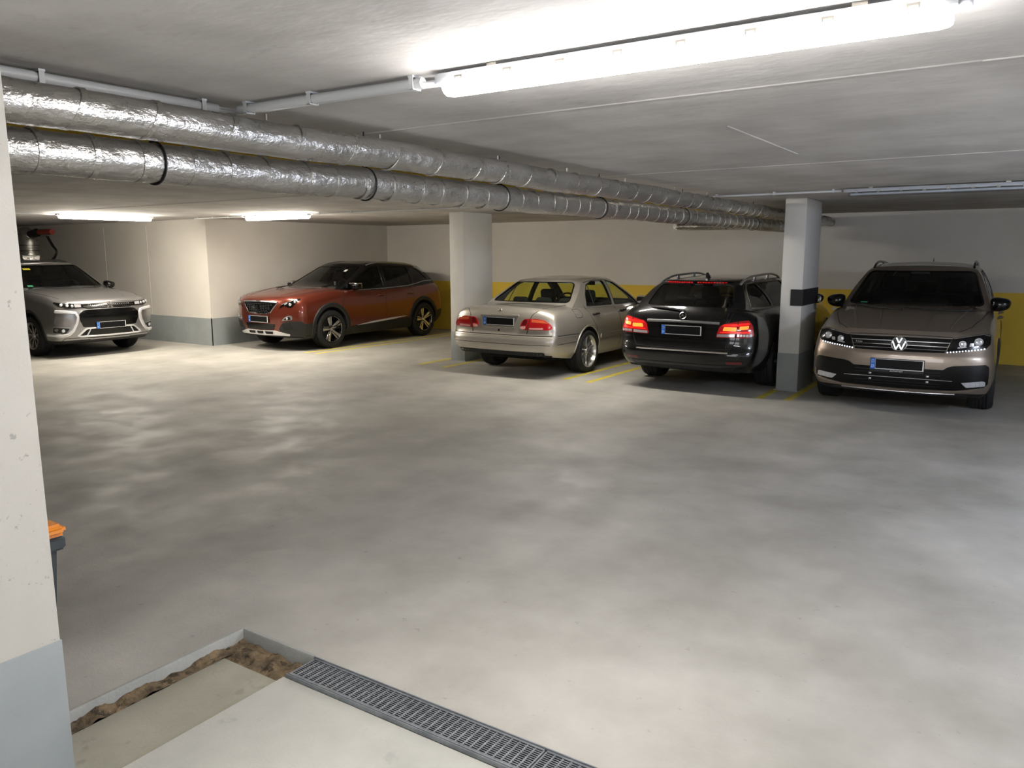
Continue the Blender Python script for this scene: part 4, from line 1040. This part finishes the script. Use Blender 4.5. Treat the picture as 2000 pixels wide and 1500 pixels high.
ESTATE = dict(label='black estate car with glowing tail lamps between saloon and padded pillar', loc=(-3.615, 9.30+2.45, 0), rz=0, L=4.88, W=.925, paint='paint_black',
    axles=(1.60, -1.27), arch_r=.368, wheel=WH_ESTATE, track=.795, pf=(.32, 2.5), pr=(.24, 2.8), crown=(.02, .03),
    bottom=[(-2.45, .30), (-2.1, .27), (-1.6, .23), (0, .21), (1.5, .2), (2.45, .22)], top=[(-2.45, 1.06), (-2.2, 1.08), (-1.4, 1.075), (0, 1.05), (.9, 1.02), (1.2, 1.0), (1.7, .95), (2.2, .84), (2.45, .76)],
    plan=[(-2.45, .955), (-1.9, .985), (-1.2, 1.0), (.8, 1.0), (1.6, .985), (2.45, .93)], section=SEC_CAR,
    front=[(.22, .10), (.30, .02), (.48, 0), (.6, .03), (.72, .10), (.76, .16)], rear=[(.30, .12), (.36, .05), (.48, .0), (.55, .0), (.60, .045), (.75, .05), (.90, .07), (1.0, .11), (1.06, .16)],
    cabin=dict(front=(1.10, .20), rear=(-2.29, -1.93), roof=[(-2.2, 1.365), (-1.9, 1.39), (-1.2, 1.425), (-.4, 1.435), (.2, 1.405), (.9, 1.37)], wbase=[(-2.3, .70), (-1.8, .775), (-1.0, .81), (0, .815), (1.0, .78)], wroof=[(-2.0, .555), (-1.2, .61), (-.3, .62), (.3, .59)], bow=(.12, .12), convex=(.03, .035), crown=.03),
    windshield=[(-.66, 1.045), (.66, 1.045), (.54, 1.345), (-.54, 1.345)], rear_window=[(-.575, 1.075), (.575, 1.075), (.475, 1.342), (-.475, 1.342)],
    side_windows=[([(-1.93, 1.085), (-1.24, 1.055), (-1.40, 1.345), (-1.64, 1.335), (-1.84, 1.25)], .04, 'glass_dark'), ([(-1.14, 1.05), (-.30, 1.03), (-.30, 1.36), (-1.29, 1.35)], .03, 'glass_dark'), ([(-.22, 1.03), (.68, 1.005), (.06, 1.325), (-.22, 1.355)], .03, 'glass_grey')],
    glass_f='glass_grey', glass_r='glass_dark', seats=(-.25, -1.05), seat_z=.74, mirror_in=(.45, 1.27), detail=d_estate)

# ---------------------------------------------------------------- bronze front-facing car at right
def d_bronze(sp, B, K, root):
    pt = sp['paint']
    gr = K.patch('grille', 'F', rounded(sym([(0, .848), (.50, .842), (.465, .765), (.44, .692), (0, .684)]), .01), 'black_gloss', .003, .01)
    for z, x in ((.838, .50), (.795, .48), (.752, .47), (.712, .455)):
        K.ribbon('grille_bar', 'F', [(-x, z), (-.25, z+.002), (0, z+.003), (.25, z+.002), (x, z)], .012 if z != .795 else .008, 'chrome' if z != .795 else 'satin', .007, parent=gr, base=.003)
    hl = K.patch('headlamp', 'F', rounded([(.502, .845), (.64, .872), (.77, .895), (.835, .875), (.838, .79), (.80, .742), (.62, .708), (.455, .688), (.47, .76)], .015), 'black_gloss', .008, .02, True)
    K.disc('projector', 'F', .735, .815, .036, 'lens_white', .016, .02, 'chrome', True, hl); K.disc('projector', 'F', .595, .79, .030, 'lamp_clear', .016, .02, 'satin', True, hl)
    K.patch('reflector', 'F', rounded([(.66, .80), (.655, .765), (.69, .77), (.695, .80)], .006), 'lamp_clear', .011, .004, True, hl)
    K.patch('reflector', 'F', rounded([(.55, .755), (.55, .74), (.63, .755), (.63, .768)], .004), 'lens_white', .011, .004, True, hl)
    K.ribbon('lamp_brow', 'F', [(.51, .838), (.64, .864), (.77, .886), (.825, .868)], .010, 'chrome', .004, True, hl, base=.008)
    for k in range(13):
        t = k/12; K.disc('led', 'F', .465+.325*t, .697+.040*t+.008*t*t, .0085, 'led_white', .013, .006, None, True, hl, .5, .5, 10)
    low = [(0, .515), (.44, .515), (.475, .545), (.53, .562), (.82, .585), (.848, .56), (.855, .40), (.83, .345), (.56, .298), (0, .285)]
    lw = K.patch('lower_grille', 'F', rounded(sym(low), .015), 'black_gloss', .005, .010, res=.035)
    K.ribbon('chrome_strip', 'F', [(-.53, .402), (-.3, .405), (0, .406), (.3, .405), (.53, .402)], .012, 'chrome', .006, parent=lw, base=.005)
    for z in (.48, .45, .36, .33): K.ribbon('mesh_bar', 'F', [(-.42, z), (0, z+.003), (.42, z)], .008, 'black_plastic', .006, parent=lw, base=.005)
    for x in (-.30, .26):
        for z in (.435, .375): rbox('parking_sensor', tuple(B.hit('F', x, z)[0]+Vector((0, .012, 0))), (.03, .02, .022), 'satin', root, .006)
    fg = K.patch('fog_lamp', 'F', rounded([(.61, .388), (.80, .412), (.825, .405), (.828, .358), (.66, .338)], .01), 'lamp_clear', .008, .012, True)
    for k in range(4): K.ribbon('fog_rib', 'F', [(.66+.04*k, .385+.004*k), (.67+.04*k, .352)], .006, 'lens_white', .003, True, fg, base=.008)
    K.ribbon('intake_blade', 'F', [(.86, .44), (.858, .37), (.82, .328), (.70, .305), (.56, .280), (.3, .270), (0, .267), (-.3, .270), (-.56, .280), (-.70, .305), (-.82, .328), (-.858, .37), (-.86, .44)], .034, pt, .014)
    K.ribbon('chin_trim', 'F', [(.56, .252), (.3, .245), (0, .242), (-.3, .245), (-.56, .252)], .018, 'satin', .008)
    K.patch('chin', 'F', rounded(sym([(0, .235), (.62, .250), (.70, .225), (0, .215)]), .01), 'black_plastic', .002, .008)
    K.plate('F', .543, 'plate with blue band on the bronze car, characters covered in black', off=.020, text='AUTOSTADT')
    # round emblem of two stacked letters
    M_ = K.frame('F', 0, .765, .016, .6); bm = bmesh.new(); R_ = .074; ring_bm(bm, R_, .0085)
    for a, b in (((-.36, .86), (-.02, .16)), ((.36, .86), (.02, .16)), ((-.86, .40), (-.36, -.80)), ((-.36, -.80), (0, -.04)), ((0, -.04), (.36, -.80)), ((.36, -.80), (.86, .40))): bm_stroke(bm, (a[0]*R_, a[1]*R_), (b[0]*R_, b[1]*R_), .012, .007)
    K.badge('emblem', M_, bm, 'chrome', None, 'round chrome emblem of a V above a W')
    bm = bmesh.new(); bm_lathe(bm, [(-.02, R_*1.08), (-.002, R_*1.08), (.0, .0001)], 'z', 32); K.badge('emblem_base', M_, bm, 'black_gloss')
    K.letters('grille_badge', 'F', .40, .772, 'R-Line', .026, 'satin', .010)
    K.ribbon('panel_gap', 'F', [(-.50, .855), (-.25, .862), (0, .864), (.25, .862), (.50, .855)], .008, 'gap', .002)
    K.ribbon('bonnet_gap', 'T', [(.80, .98), (.79, 1.2), (.74, 1.6), (.66, 1.95), (.55, 2.10)], .010, 'gap', .002, True)
    K.ribbon('bonnet_crease', 'T', [(.62, 1.02), (.56, 1.5), (.46, 2.05)], .03, pt, .005, True); K.ribbon('bonnet_crease', 'T', [(.30, 1.08), (.26, 1.6), (.22, 2.1)], .02, pt, .003, True)
    wiper(K, 'F', [(-.66, 1.075), (-.30, 1.075), (.05, 1.090)]); wiper(K, 'F', [(.05, 1.072), (.35, 1.085), (.62, 1.10)])
    side_mirror(root, .895, .80, 1.14, pt, .21, .16, .14, 'black_gloss')
    roof_rails(K, .575, -1.75, .05, .045, 'black_gloss', .016, 2)
    p, n = B.hit('T', 0, -1.6); tube('roof_antenna', [(0, -1.6, p.z-.005), (0, -1.64, p.z+.05), (0, -1.66, p.z+.085)], [.012, .006, .003], 'black_plastic', root)
    rbox('sensor_pod', (0, .33, 1.47), (.22, .14, .06), 'interior', root, .02)
    for w_, r_, _ in sp['side_windows']: K.ribbon('window_trim', 'S', rounded(w_, r_), .014, 'black_gloss', .003, True, closed=True)
    K.ribbon('windshield_seal', 'F', rounded(sp['windshield'], .06), .028, 'black_gloss', .002, closed=True)
    door_handles(K, (-1.0, -.05), .93, pt); arch_trim(sp, K, 'black_plastic', .05, .010, .27)
    K.patch('sill_cladding', 'S', rounded([(-.85, .40), (.9, .40), (.9, .22), (-.85, .22)], .03), 'black_plastic', .006, .01, True, res=.1)
    tl = K.patch('tail_lamp', 'R', rounded([(.45, .85), (.84, .88), (.86, .98), (.5, .98)], .02), 'lamp_red', .006, .02, True)
    K.patch('parking_sticker', 'F', [(.60, 1.125), (.52, 1.125), (.52, 1.14), (.60, 1.14)], 'sticker_green', -.002, 0)
BRONZE = dict(label='bronze brown SUV facing the viewer at far right', loc=(-1.119-.074, 9.30+2.243, 0), rz=math.radians(181.4), L=4.486, W=.925, paint='paint_bronze',
    axles=(1.385, -1.296), arch_r=.40, wheel=WH_BRONZE, track=.79, pf=(.26, 2.8), pr=(.22, 2.6), crown=(.03, .04),
    bottom=[(-2.24, .36), (-1.9, .28), (-1.0, .21), (1.0, .21), (1.9, .205), (2.24, .21)], top=[(-2.24, 1.06), (-1.9, 1.12), (-1.0, 1.12), (.6, 1.12), (1.0, 1.125), (1.3, 1.105), (1.8, 1.02), (2.1, .925), (2.24, .872)],
    plan=[(-2.24, .93), (-1.6, .985), (-.5, 1.0), (1.2, 1.0), (1.8, .985), (2.24, .955)], section=SEC_SUV,
    front=[(.21, .15), (.27, .05), (.40, .01), (.55, .0), (.66, .005), (.70, .04), (.80, .055), (.872, .10)], rear=[(.36, .10), (.5, .0), (.8, .03), (1.06, .12)],
    cabin=dict(front=(1.10, .25), rear=(-2.12, -1.80), roof=[(-2.1, 1.50), (-1.8, 1.555), (-1.0, 1.605), (-.35, 1.618), (.2, 1.575), (.8, 1.55)], wbase=[(-2.2, .74), (-1.5, .82), (0, .835), (1.0, .81)], wroof=[(-2.0, .57), (-1.0, .63), (0, .645), (.3, .63)], bow=(.13, .09), convex=(.035, .03), crown=.035),
    windshield=[(-.735, 1.118), (.735, 1.118), (.595, 1.505), (-.595, 1.505)], rear_window=[(-.62, 1.16), (.62, 1.16), (.52, 1.46), (-.52, 1.46)],
    side_windows=[([(-.28, 1.13), (.66, 1.13), (-.02, 1.50), (-.28, 1.52)], .03, 'glass_grey'), ([(-1.12, 1.14), (-.36, 1.13), (-.36, 1.52), (-1.12, 1.515)], .03, 'glass_dark'), ([(-1.82, 1.18), (-1.20, 1.14), (-1.20, 1.51), (-1.62, 1.46)], .03, 'glass_dark')],
    glass_f='glass_grey', glass_r='glass_dark', seats=(-.15, -.95), seat_z=.92, mirror_in=(.42, 1.42), detail=d_bronze)

# ---------------------------------------------------------------- copper red car
def d_copper(sp, B, K, root):
    pt = sp['paint']
    gh = [(0, .905), (.43, .898), (.465, .872), (.30, .700), (.24, .682), (0, .678)]
    gr = K.patch('grille', 'F', rounded(sym(gh), .02), 'black_gloss', .004, .012)
    K.ribbon('grille_frame', 'F', [(.455, .875), (.30, .700), (.22, .684), (0, .680), (-.22, .684), (-.30, .700), (-.455, .875)], .022, 'chrome', .010, parent=gr)
    K.ribbon('grille_top', 'F', [(-.46, .886), (-.25, .894), (0, .897), (.25, .894), (.46, .886)], .030, 'satin', .011, parent=gr)
    stud = None
    for row in range(6):
        z = .708+.029*row; xm = .24+.16*(row/6)
        n = int(xm*2/.06)
        for k in range(n):
            x = -xm+2*xm*(k+.5+(.25 if row % 2 else -.25))/n
            if abs(x) > xm or (abs(x) < .06 and .74 < z < .84): continue
            h, nn = B.hit('F', x, z)
            if stud is None: stud = box('grille_stud', (-.017, .002, -.005), (.017, .012, .005), 'alloy_grey', gr); o = stud
            else: o = stud.copy(); COL.objects.link(o)
            o.location = (h.x, h.y, z)
    K.letters('bonnet_lettering', 'F', 0, .899, 'PEUGEOT', .026, 'black_gloss', .013)
    # rampant animal emblem
    M_ = K.frame('F', 0, .785, .014, .7); bm = bmesh.new(); s_ = .055
    for a, b, w1, w2 in (((-.35, .85), (.10, .75), .3, .34), ((.10, .78), (.05, .0), .40, .36), ((.05, .1), (.45, -.9), .30, .16), ((.0, .05), (-.25, -.9), .26, .14), ((.0, .45), (-.62, .25), .2, .12), ((.05, .2), (-.55, -.15), .18, .10), ((.2, -.2), (.62, .35), .12, .10)): bm_stroke(bm, (a[0]*s_, a[1]*s_), (b[0]*s_, b[1]*s_), w1*s_, .006, w2*s_)
    K.badge('emblem', M_, bm, 'chrome', None, 'chrome rampant animal emblem on the grille')
    K.plate('F', .575, 'plate with blue band on the copper red car, characters covered in black', off=.016, h=.115)
    hl = K.patch('headlamp', 'F', rounded([(.505, .775), (.56, .855), (.66, .898), (.77, .945), (.805, .945), (.795, .90), (.775, .865), (.73, .80), (.68, .795), (.60, .83)], .012), 'black_gloss', .008, .02, True)
    K.ribbon('light_brow', 'F', [(.55, .848), (.66, .890), (.775, .936)], .008, 'lens_white', .004, True, hl, base=.008)
    K.disc('projector', 'F', .765, .895, .022, 'lens_white', .014, .02, 'chrome', True, hl); K.disc('projector', 'F', .705, .85, .026, 'lamp_clear', .014, .02, 'chrome', True, hl)
    K.patch('reflector', 'F', rounded([(.60, .855), (.61, .84), (.66, .865), (.65, .88)], .005), 'lamp_clear', .012, .004, True, hl)
    K.patch('lower_grille', 'F', rounded(sym([(0, .492), (.40, .492), (.36, .388), (0, .382)]), .015), 'black_gloss', .003, .008)
    for z in (.47, .45, .43, .41): K.ribbon('mesh_bar', 'F', [(-.36, z), (0, z), (.36, z)], .007, 'black_plastic', .006)
    cl = K.patch('bumper_cladding', 'F', rounded([(.46, .40), (.56, .52), (.72, .55), (.86, .55), (.90, .45), (.90, .27), (.60, .27)], .02), 'black_plastic', .006, .015, True)
    K.patch('corner_duct', 'F', rounded([(.54, .50), (.72, .53), (.73, .41), (.56, .39)], .02), 'under_black', .009, .004, True, cl)
    fg = K.patch('fog_lamp', 'F', rounded([(.545, .555), (.60, .615), (.66, .65), (.72, .655), (.745, .62), (.735, .575)], .02), 'satin', .012, .02, True)
    K.disc('fog_bulb', 'F', .655, .600, .022, 'lens_white', .018, .01, None, True, fg)
    K.patch('fog_lens', 'F', rounded([(.595, .575), (.63, .615), (.70, .635), (.715, .58)], .02), 'black_gloss', .016, .006, True, fg)
    sk = K.patch('skid_plate', 'F', rounded(sym([(0, .372), (.36, .378), (.50, .350), (.66, .318), (.64, .285), (.46, .292), (0, .288)]), .015), 'bright_trim', .012, .02)
    for x0, x1 in ((-.33, -.13), (-.09, .09), (.13, .33)): K.patch('skid_slot', 'F', rounded([(x0, .358), (x1, .358), (x1-.015, .315), (x0+.015, .315)], .012), 'under_black', .0135, .002, parent=sk)
    K.ribbon('bonnet_gap', 'T', [(.80, 1.05), (.79, 1.35), (.72, 1.7), (.60, 1.98), (.47, 2.10)], .010, 'gap', .002, True)
    K.ribbon('bonnet_crease', 'T', [(.55, 1.15), (.50, 1.6), (.42, 2.05)], .03, pt, .005, True)
    arch_trim(sp, K, 'black_plastic', .085, .014, .26)
    K.patch('corner_cladding', 'S', rounded([(1.66, .50), (1.98, .50), (2.0, .30), (1.68, .27)], .02), 'black_plastic', .006, .01, True)
    K.patch('corner_cladding', 'S', rounded([(-1.78, .52), (-2.08, .56), (-2.10, .34), (-1.78, .29)], .02), 'black_plastic', .006, .01, True)
    K.patch('sill_cladding', 'S', rounded([(-1.0, .43), (-.4, .42), (.5, .38), (.92, .36), (.92, .22), (-1.0, .24)], .02), 'black_plastic', .012, .016, True, res=.05)
    K.patch('chrome_strip', 'S', [(-.82, .475), (-.4, .468), (.2, .432), (.62, .385), (.2, .402), (-.4, .435)], 'bright_trim', .014, .015, True, res=.06, label='bright trim strip along the lower door')
    K.ribbon('belt_trim', 'S', [(.74, 1.052), (.2, 1.052), (-.3, 1.058), (-1.0, 1.085), (-1.30, 1.125), (-1.55, 1.165), (-1.95, 1.175)], .014, 'satin', .005, True)
    for w_, r_, _ in sp['side_windows']: K.ribbon('window_trim', 'S', rounded(w_, r_), .014, 'black_gloss', .003, True, closed=True)
    K.patch('rear_quarter_trim', 'S', rounded([(-1.62, 1.45), (-1.42, 1.47), (-1.66, 1.34), (-1.76, 1.36)], .02), 'satin', .006, .01, True)
    for ys in ([(.90, 1.04), (1.0, .8), (.92, .45)], [(-.28, 1.06), (-.20, .8), (-.2, .43)], [(-1.05, 1.09), (-1.08, .85), (-.98, .6), (-.92, .43)]): K.ribbon('panel_gap', 'S', ys, .008, 'gap', .0015, True)
    door_handles(K, (-.10, -.98), .93, pt)
    side_mirror(root, .885, .58, 1.13, pt, .22, .15, .13, 'black_gloss')
    for s_ in (1, -1): rbox('mirror_cap', (s_*.885, .62, 1.178), (.20, .16, .035), 'chrome', root, .015)
    roof_rails(K, .575, -1.55, .0, .035, 'satin', .015, 1)
    wiper(K, 'F', [(-.66, 1.095), (-.30, 1.095), (.05, 1.105)]); wiper(K, 'F', [(.0, 1.085), (.35, 1.095), (.62, 1.11)])
    K.ribbon('windshield_seal', 'F', rounded(sp['windshield'], .06), .026, 'black_gloss', .002, closed=True)
    K.patch('windshield_sticker', 'F', [(-.42, 1.40), (-.36, 1.40), (-.36, 1.435), (-.42, 1.435)], 'plate_white', -.002, 0)
    rbox('seat_label', (.26, .05, 1.14), (.05, .01, .09), 'plate_white', root, .004)
    tl = K.patch('tail_lamp', 'R', rounded([(.40, .90), (.84, .92), (.84, 1.02), (.40, 1.02)], .02), 'lamp_red', .006, .02, True)
    K.patch('rear_cladding', 'R', rounded([(-.8, .30), (.8, .30), (.84, .55), (-.84, .55)], .02), 'black_plastic', .004, .01)
COPPER = dict(label='copper red SUV with black roof parked beside the left wall', loc=(-11.731, 9.425+2.223, 0), rz=PI, L=4.447, W=.92, paint='paint_copper', roof_paint='black_gloss', clad_z=.34,
    axles=(1.29, -1.385), arch_r=.405, wheel=WH_COPPER, track=.795, pf=(.36, 2.3), pr=(.24, 2.5), crown=(.03, .04),
    bottom=[(-2.22, .34), (-1.9, .27), (-1.0, .22), (1.0, .215), (1.9, .23), (2.22, .27)], top=[(-2.22, 1.10), (-1.9, 1.16), (-1.2, 1.13), (0, 1.10), (.7, 1.115), (1.1, 1.13), (1.4, 1.11), (1.85, 1.045), (2.1, .985), (2.22, .93)],
    plan=[(-2.22, .93), (-1.6, .985), (-.5, 1.0), (1.2, 1.0), (1.8, .98), (2.22, .94)], section=SEC_SUV,
    front=[(.27, .10), (.31, .04), (.45, .01), (.65, .0), (.85, .01), (.90, .03), (.93, .07)], rear=[(.34, .10), (.5, .0), (.8, .03), (1.0, .07), (1.10, .14)],
    cabin=dict(front=(1.14, .18), rear=(-2.08, -1.72), roof=[(-2.0, 1.46), (-1.7, 1.515), (-1.0, 1.575), (-.4, 1.592), (.18, 1.555), (.8, 1.53)], wbase=[(-2.2, .72), (-1.5, .81), (0, .825), (1.0, .80)], wroof=[(-2.0, .55), (-1.0, .61), (0, .63), (.3, .615)], bow=(.13, .10), convex=(.035, .03), crown=.035),
    windshield=[(-.735, 1.122), (.735, 1.122), (.58, 1.49), (-.58, 1.49)], rear_window=[(-.6, 1.19), (.6, 1.19), (.5, 1.43), (-.5, 1.43)],
    side_windows=[([(-.25, 1.085), (.70, 1.085), (.38, 1.30), (.02, 1.47), (-.25, 1.495)], .03, 'glass_dark'), ([(-1.14, 1.12), (-.33, 1.09), (-.33, 1.495), (-1.14, 1.48)], .03, 'glass_dark'), ([(-1.70, 1.20), (-1.22, 1.14), (-1.22, 1.475), (-1.48, 1.42)], .03, 'glass_dark')],
    glass_f='glass_grey', glass_r='glass_dark', seats=(-.12, -.95), seat_z=.90, mirror_in=(.38, 1.40), detail=d_copper)

# ---------------------------------------------------------------- silver grey car at far left
def d_silver(sp, B, K, root):
    pt = sp['paint']
    gr = K.patch('upper_grille', 'F', rounded(sym([(0, .918), (.46, .915), (.46, .845), (.36, .825), (0, .82)]), .01), 'black_gloss', .004, .01)
    for z in (.906, .872, .842): K.ribbon('grille_bar', 'F', [(-.45, z), (-.2, z+.002), (0, z+.003), (.2, z+.002), (.45, z)], .014 if z > .9 else .010, 'chrome', .007, parent=gr, base=.004)
    for k in range(22): K.disc('grille_stud', 'F', -.36+.72*k/21, .889, .006, 'satin', .010, .006, None, False, gr, .4, .6, 8)
    hl = K.patch('headlamp', 'F', rounded([(.455, .915), (.62, .930), (.79, .952), (.815, .938), (.795, .885), (.70, .838), (.455, .842)], .012), 'black_gloss', .008, .02, True)
    for x, z, r_ in ((.755, .905, .024), (.685, .893, .024), (.615, .885, .021)): K.disc('projector', 'F', x, z, r_, 'lens_white', .014, .02, 'chrome', True, hl)
    K.ribbon('lamp_brow', 'F', [(.46, .905), (.62, .920), (.79, .943)], .010, 'chrome', .004, True, hl, base=.008); K.ribbon('lamp_foot', 'F', [(.46, .852), (.70, .847), (.785, .888)], .008, 'chrome', .004, True, hl, base=.008)
    K.patch('reflector', 'F', rounded([(.48, .90), (.58, .91), (.58, .86), (.48, .86)], .008), 'lamp_clear', .012, .004, True, hl)
    K.patch('front_mask', 'F', rounded(sym([(0, .812), (.35, .812), (.46, .80), (.53, .74), (.525, .64), (.47, .52), (0, .505)]), .02), 'black_gloss', .003, .01)
    K.ribbon('mask_crease', 'F', [(-.38, .70), (0, .705), (.38, .70)], .02, 'black_gloss', .008)
    K.ribbon('mask_edge', 'F', [(-.46, .805), (-.36, .82), (0, .822), (.36, .82), (.46, .805)], .010, 'satin', .006)
    K.ribbon('chrome_shield', 'F', [(.84, .795), (.70, .785), (.585, .765), (.555, .70), (.575, .60), (.635, .47), (.70, .405), (.78, .39), (.87, .40)], (.058), 'bright_trim', .024, True, label='bright chrome boomerang trim')
    K.patch('shield_fill', 'F', rounded([(.62, .735), (.84, .765), (.87, .58), (.68, .56), (.64, .62)], .02), pt, .006, .01, True)
    fg = K.patch('fog_recess', 'F', rounded([(.685, .505), (.87, .53), (.87, .445), (.74, .425)], .012), 'black_plastic', .006, .01, True); K.disc('fog_lamp', 'F', .775, .475, .026, 'lens_white', .010, .01, 'chrome', True, fg)
    K.ribbon('fog_trim', 'F', [(.675, .52), (.87, .545)], .012, 'satin', .006, True, fg)
    lg = K.patch('lower_grille', 'F', rounded(sym([(0, .492), (.44, .488), (.57, .375), (0, .365)]), .015), 'black_gloss', .003, .01)
    K.ribbon('skid_trim', 'F', [(.43, .487), (.56, .375), (.50, .362), (.3, .358), (0, .356), (-.3, .358), (-.50, .362), (-.56, .375), (-.43, .487)], .034, 'bright_trim', .016, parent=lg)
    K.ribbon('skid_trim', 'F', [(-.43, .487), (-.2, .495), (0, .497), (.2, .495), (.43, .487)], .026, 'bright_trim', .014, parent=lg)
    K.ribbon('skid_trim', 'F', [(.36, .478), (.42, .372)], .022, 'bright_trim', .012, True, parent=[lg, lg])
    K.patch('chin', 'F', rounded(sym([(0, .335), (.75, .345), (.80, .27), (0, .26)]), .01), 'black_plastic', .003, .01)
    K.plate('F', .535, 'plate with blue band on the silver grey car, characters covered in black', off=.018)
    M_ = K.frame('F', 0, .868, .016, .7); bm = bmesh.new(); q = .040
    for k in range(3):
        a = PI/2+2*PI*k/3; d1, d2 = a-PI/6, a+PI/6
        bm_prism(bm, [(0.002*math.cos(a), .002*math.sin(a)), (q*math.cos(d1), q*math.sin(d1)), (2*q*math.cos(PI/6)*math.cos(a), 2*q*math.cos(PI/6)*math.sin(a)), (q*math.cos(d2), q*math.sin(d2))], -.003, .007)
    K.badge('emblem', M_, bm, 'chrome', None, 'chrome emblem of three diamonds')
    K.ribbon('bonnet_gap', 'F', [(-.46, .925), (-.2, .932), (0, .934), (.2, .932), (.46, .925)], .008, 'gap', .002)
    K.ribbon('bonnet_gap', 'T', [(.79, 1.05), (.78, 1.4), (.76, 1.8), (.70, 2.05)], .010, 'gap', .002, True); K.ribbon('bonnet_crease', 'T', [(.50, 1.15), (.46, 1.6), (.40, 2.15)], .03, pt, .006, True)
    arch_trim(sp, K, 'black_plastic', .05, .010, .27)
    side_mirror(root, .875, .82, 1.17, 'black_gloss', .19, .15)
    wiper(K, 'F', [(-.66, 1.145), (-.30, 1.145), (.05, 1.155)]); wiper(K, 'F', [(.0, 1.135), (.35, 1.145), (.62, 1.16)])
    K.ribbon('windshield_seal', 'F', rounded(sp['windshield'], .06), .026, 'black_gloss', .002, closed=True); K.ribbon('roof_edge', 'F', [(-.56, 1.575), (0, 1.592), (.56, 1.575)], .016, 'satin', .004)
    K.patch('parking_sticker', 'F', [(.62, 1.172), (.54, 1.172), (.54, 1.205), (.62, 1.205)], 'sticker_green', -.002, 0); K.patch('toll_sticker', 'F', [(.46, 1.47), (.35, 1.47), (.35, 1.50), (.46, 1.50)], 'sticker_yellow', -.002, 0)
    roof_rails(K, .575, -1.75, .0, .04, 'satin', .015, 1)
    for w_, r_, _ in sp['side_windows']: K.ribbon('window_trim', 'S', rounded(w_, r_), .014, 'black_gloss', .003, True, closed=True)
    for ys in ([(.90, 1.08), (1.0, .8), (.92, .35)], [(-.28, 1.09), (-.2, .8), (-.2, .35)], [(-1.05, 1.12), (-1.0, .6), (-.92, .4)]): K.ribbon('panel_gap', 'S', ys, .008, 'gap', .0015, True)
    door_handles(K, (-.10, -.98), .98, pt)
    K.patch('sill_cladding', 'S', rounded([(-.85, .38), (.9, .38), (.9, .23), (-.85, .23)], .03), 'black_plastic', .006, .01, True, res=.1)
    K.patch('tail_lamp', 'R', rounded([(.45, .90), (.84, .92), (.84, 1.04), (.5, 1.04)], .02), 'lamp_red', .006, .02, True)
SILVER = dict(label='silver grey SUV at far left, partly hidden by the white entrance wall', loc=(-13.42-2.347, 7.62, 0), rz=-PI/2, L=4.695, W=.905, paint='paint_silver', clad_z=.29,
    axles=(1.39, -1.28), arch_r=.40, wheel=WH_SILVER, track=.775, pf=(.26, 2.8), pr=(.22, 2.6), crown=(.03, .04),
    bottom=[(-2.34, .36), (-1.9, .28), (-1.0, .22), (1.0, .22), (1.9, .23), (2.35, .25)], top=[(-2.34, 1.08), (-1.9, 1.14), (-1.0, 1.13), (.6, 1.14), (1.0, 1.165), (1.3, 1.15), (1.8, 1.10), (2.15, 1.01), (2.35, .945)],
    plan=[(-2.34, .93), (-1.6, .985), (-.5, 1.0), (1.2, 1.0), (1.8, .985), (2.35, .955)], section=SEC_SUV,
    front=[(.25, .12), (.30, .05), (.42, .015), (.55, .01), (.70, .0), (.85, .015), (.92, .04), (.945, .08)], rear=[(.36, .10), (.5, .0), (.8, .03), (1.08, .12)],
    cabin=dict(front=(1.14, .28), rear=(-2.22, -1.88), roof=[(-2.1, 1.53), (-1.8, 1.585), (-1.0, 1.63), (-.35, 1.645), (.2, 1.61), (.8, 1.59)], wbase=[(-2.2, .74), (-1.5, .81), (0, .82), (1.0, .795)], wroof=[(-2.0, .57), (-1.0, .63), (0, .64), (.3, .625)], bow=(.13, .09), convex=(.035, .03), crown=.035),
    windshield=[(-.725, 1.165), (.725, 1.165), (.59, 1.545), (-.59, 1.545)], rear_window=[(-.62, 1.18), (.62, 1.18), (.52, 1.48), (-.52, 1.48)],
    side_windows=[([(-.28, 1.15), (.68, 1.15), (.0, 1.525), (-.28, 1.545)], .03, 'glass_dark'), ([(-1.12, 1.16), (-.36, 1.15), (-.36, 1.545), (-1.12, 1.54)], .03, 'glass_dark'), ([(-1.82, 1.20), (-1.20, 1.16), (-1.20, 1.535), (-1.66, 1.49)], .03, 'glass_dark')],
    glass_f='glass_grey', glass_r='glass_dark', seats=(-.12, -.95), seat_z=.95, mirror_in=(.42, 1.45), detail=d_silver)
for spec in (SALOON, ESTATE, BRONZE, COPPER, SILVER): make_car(spec)
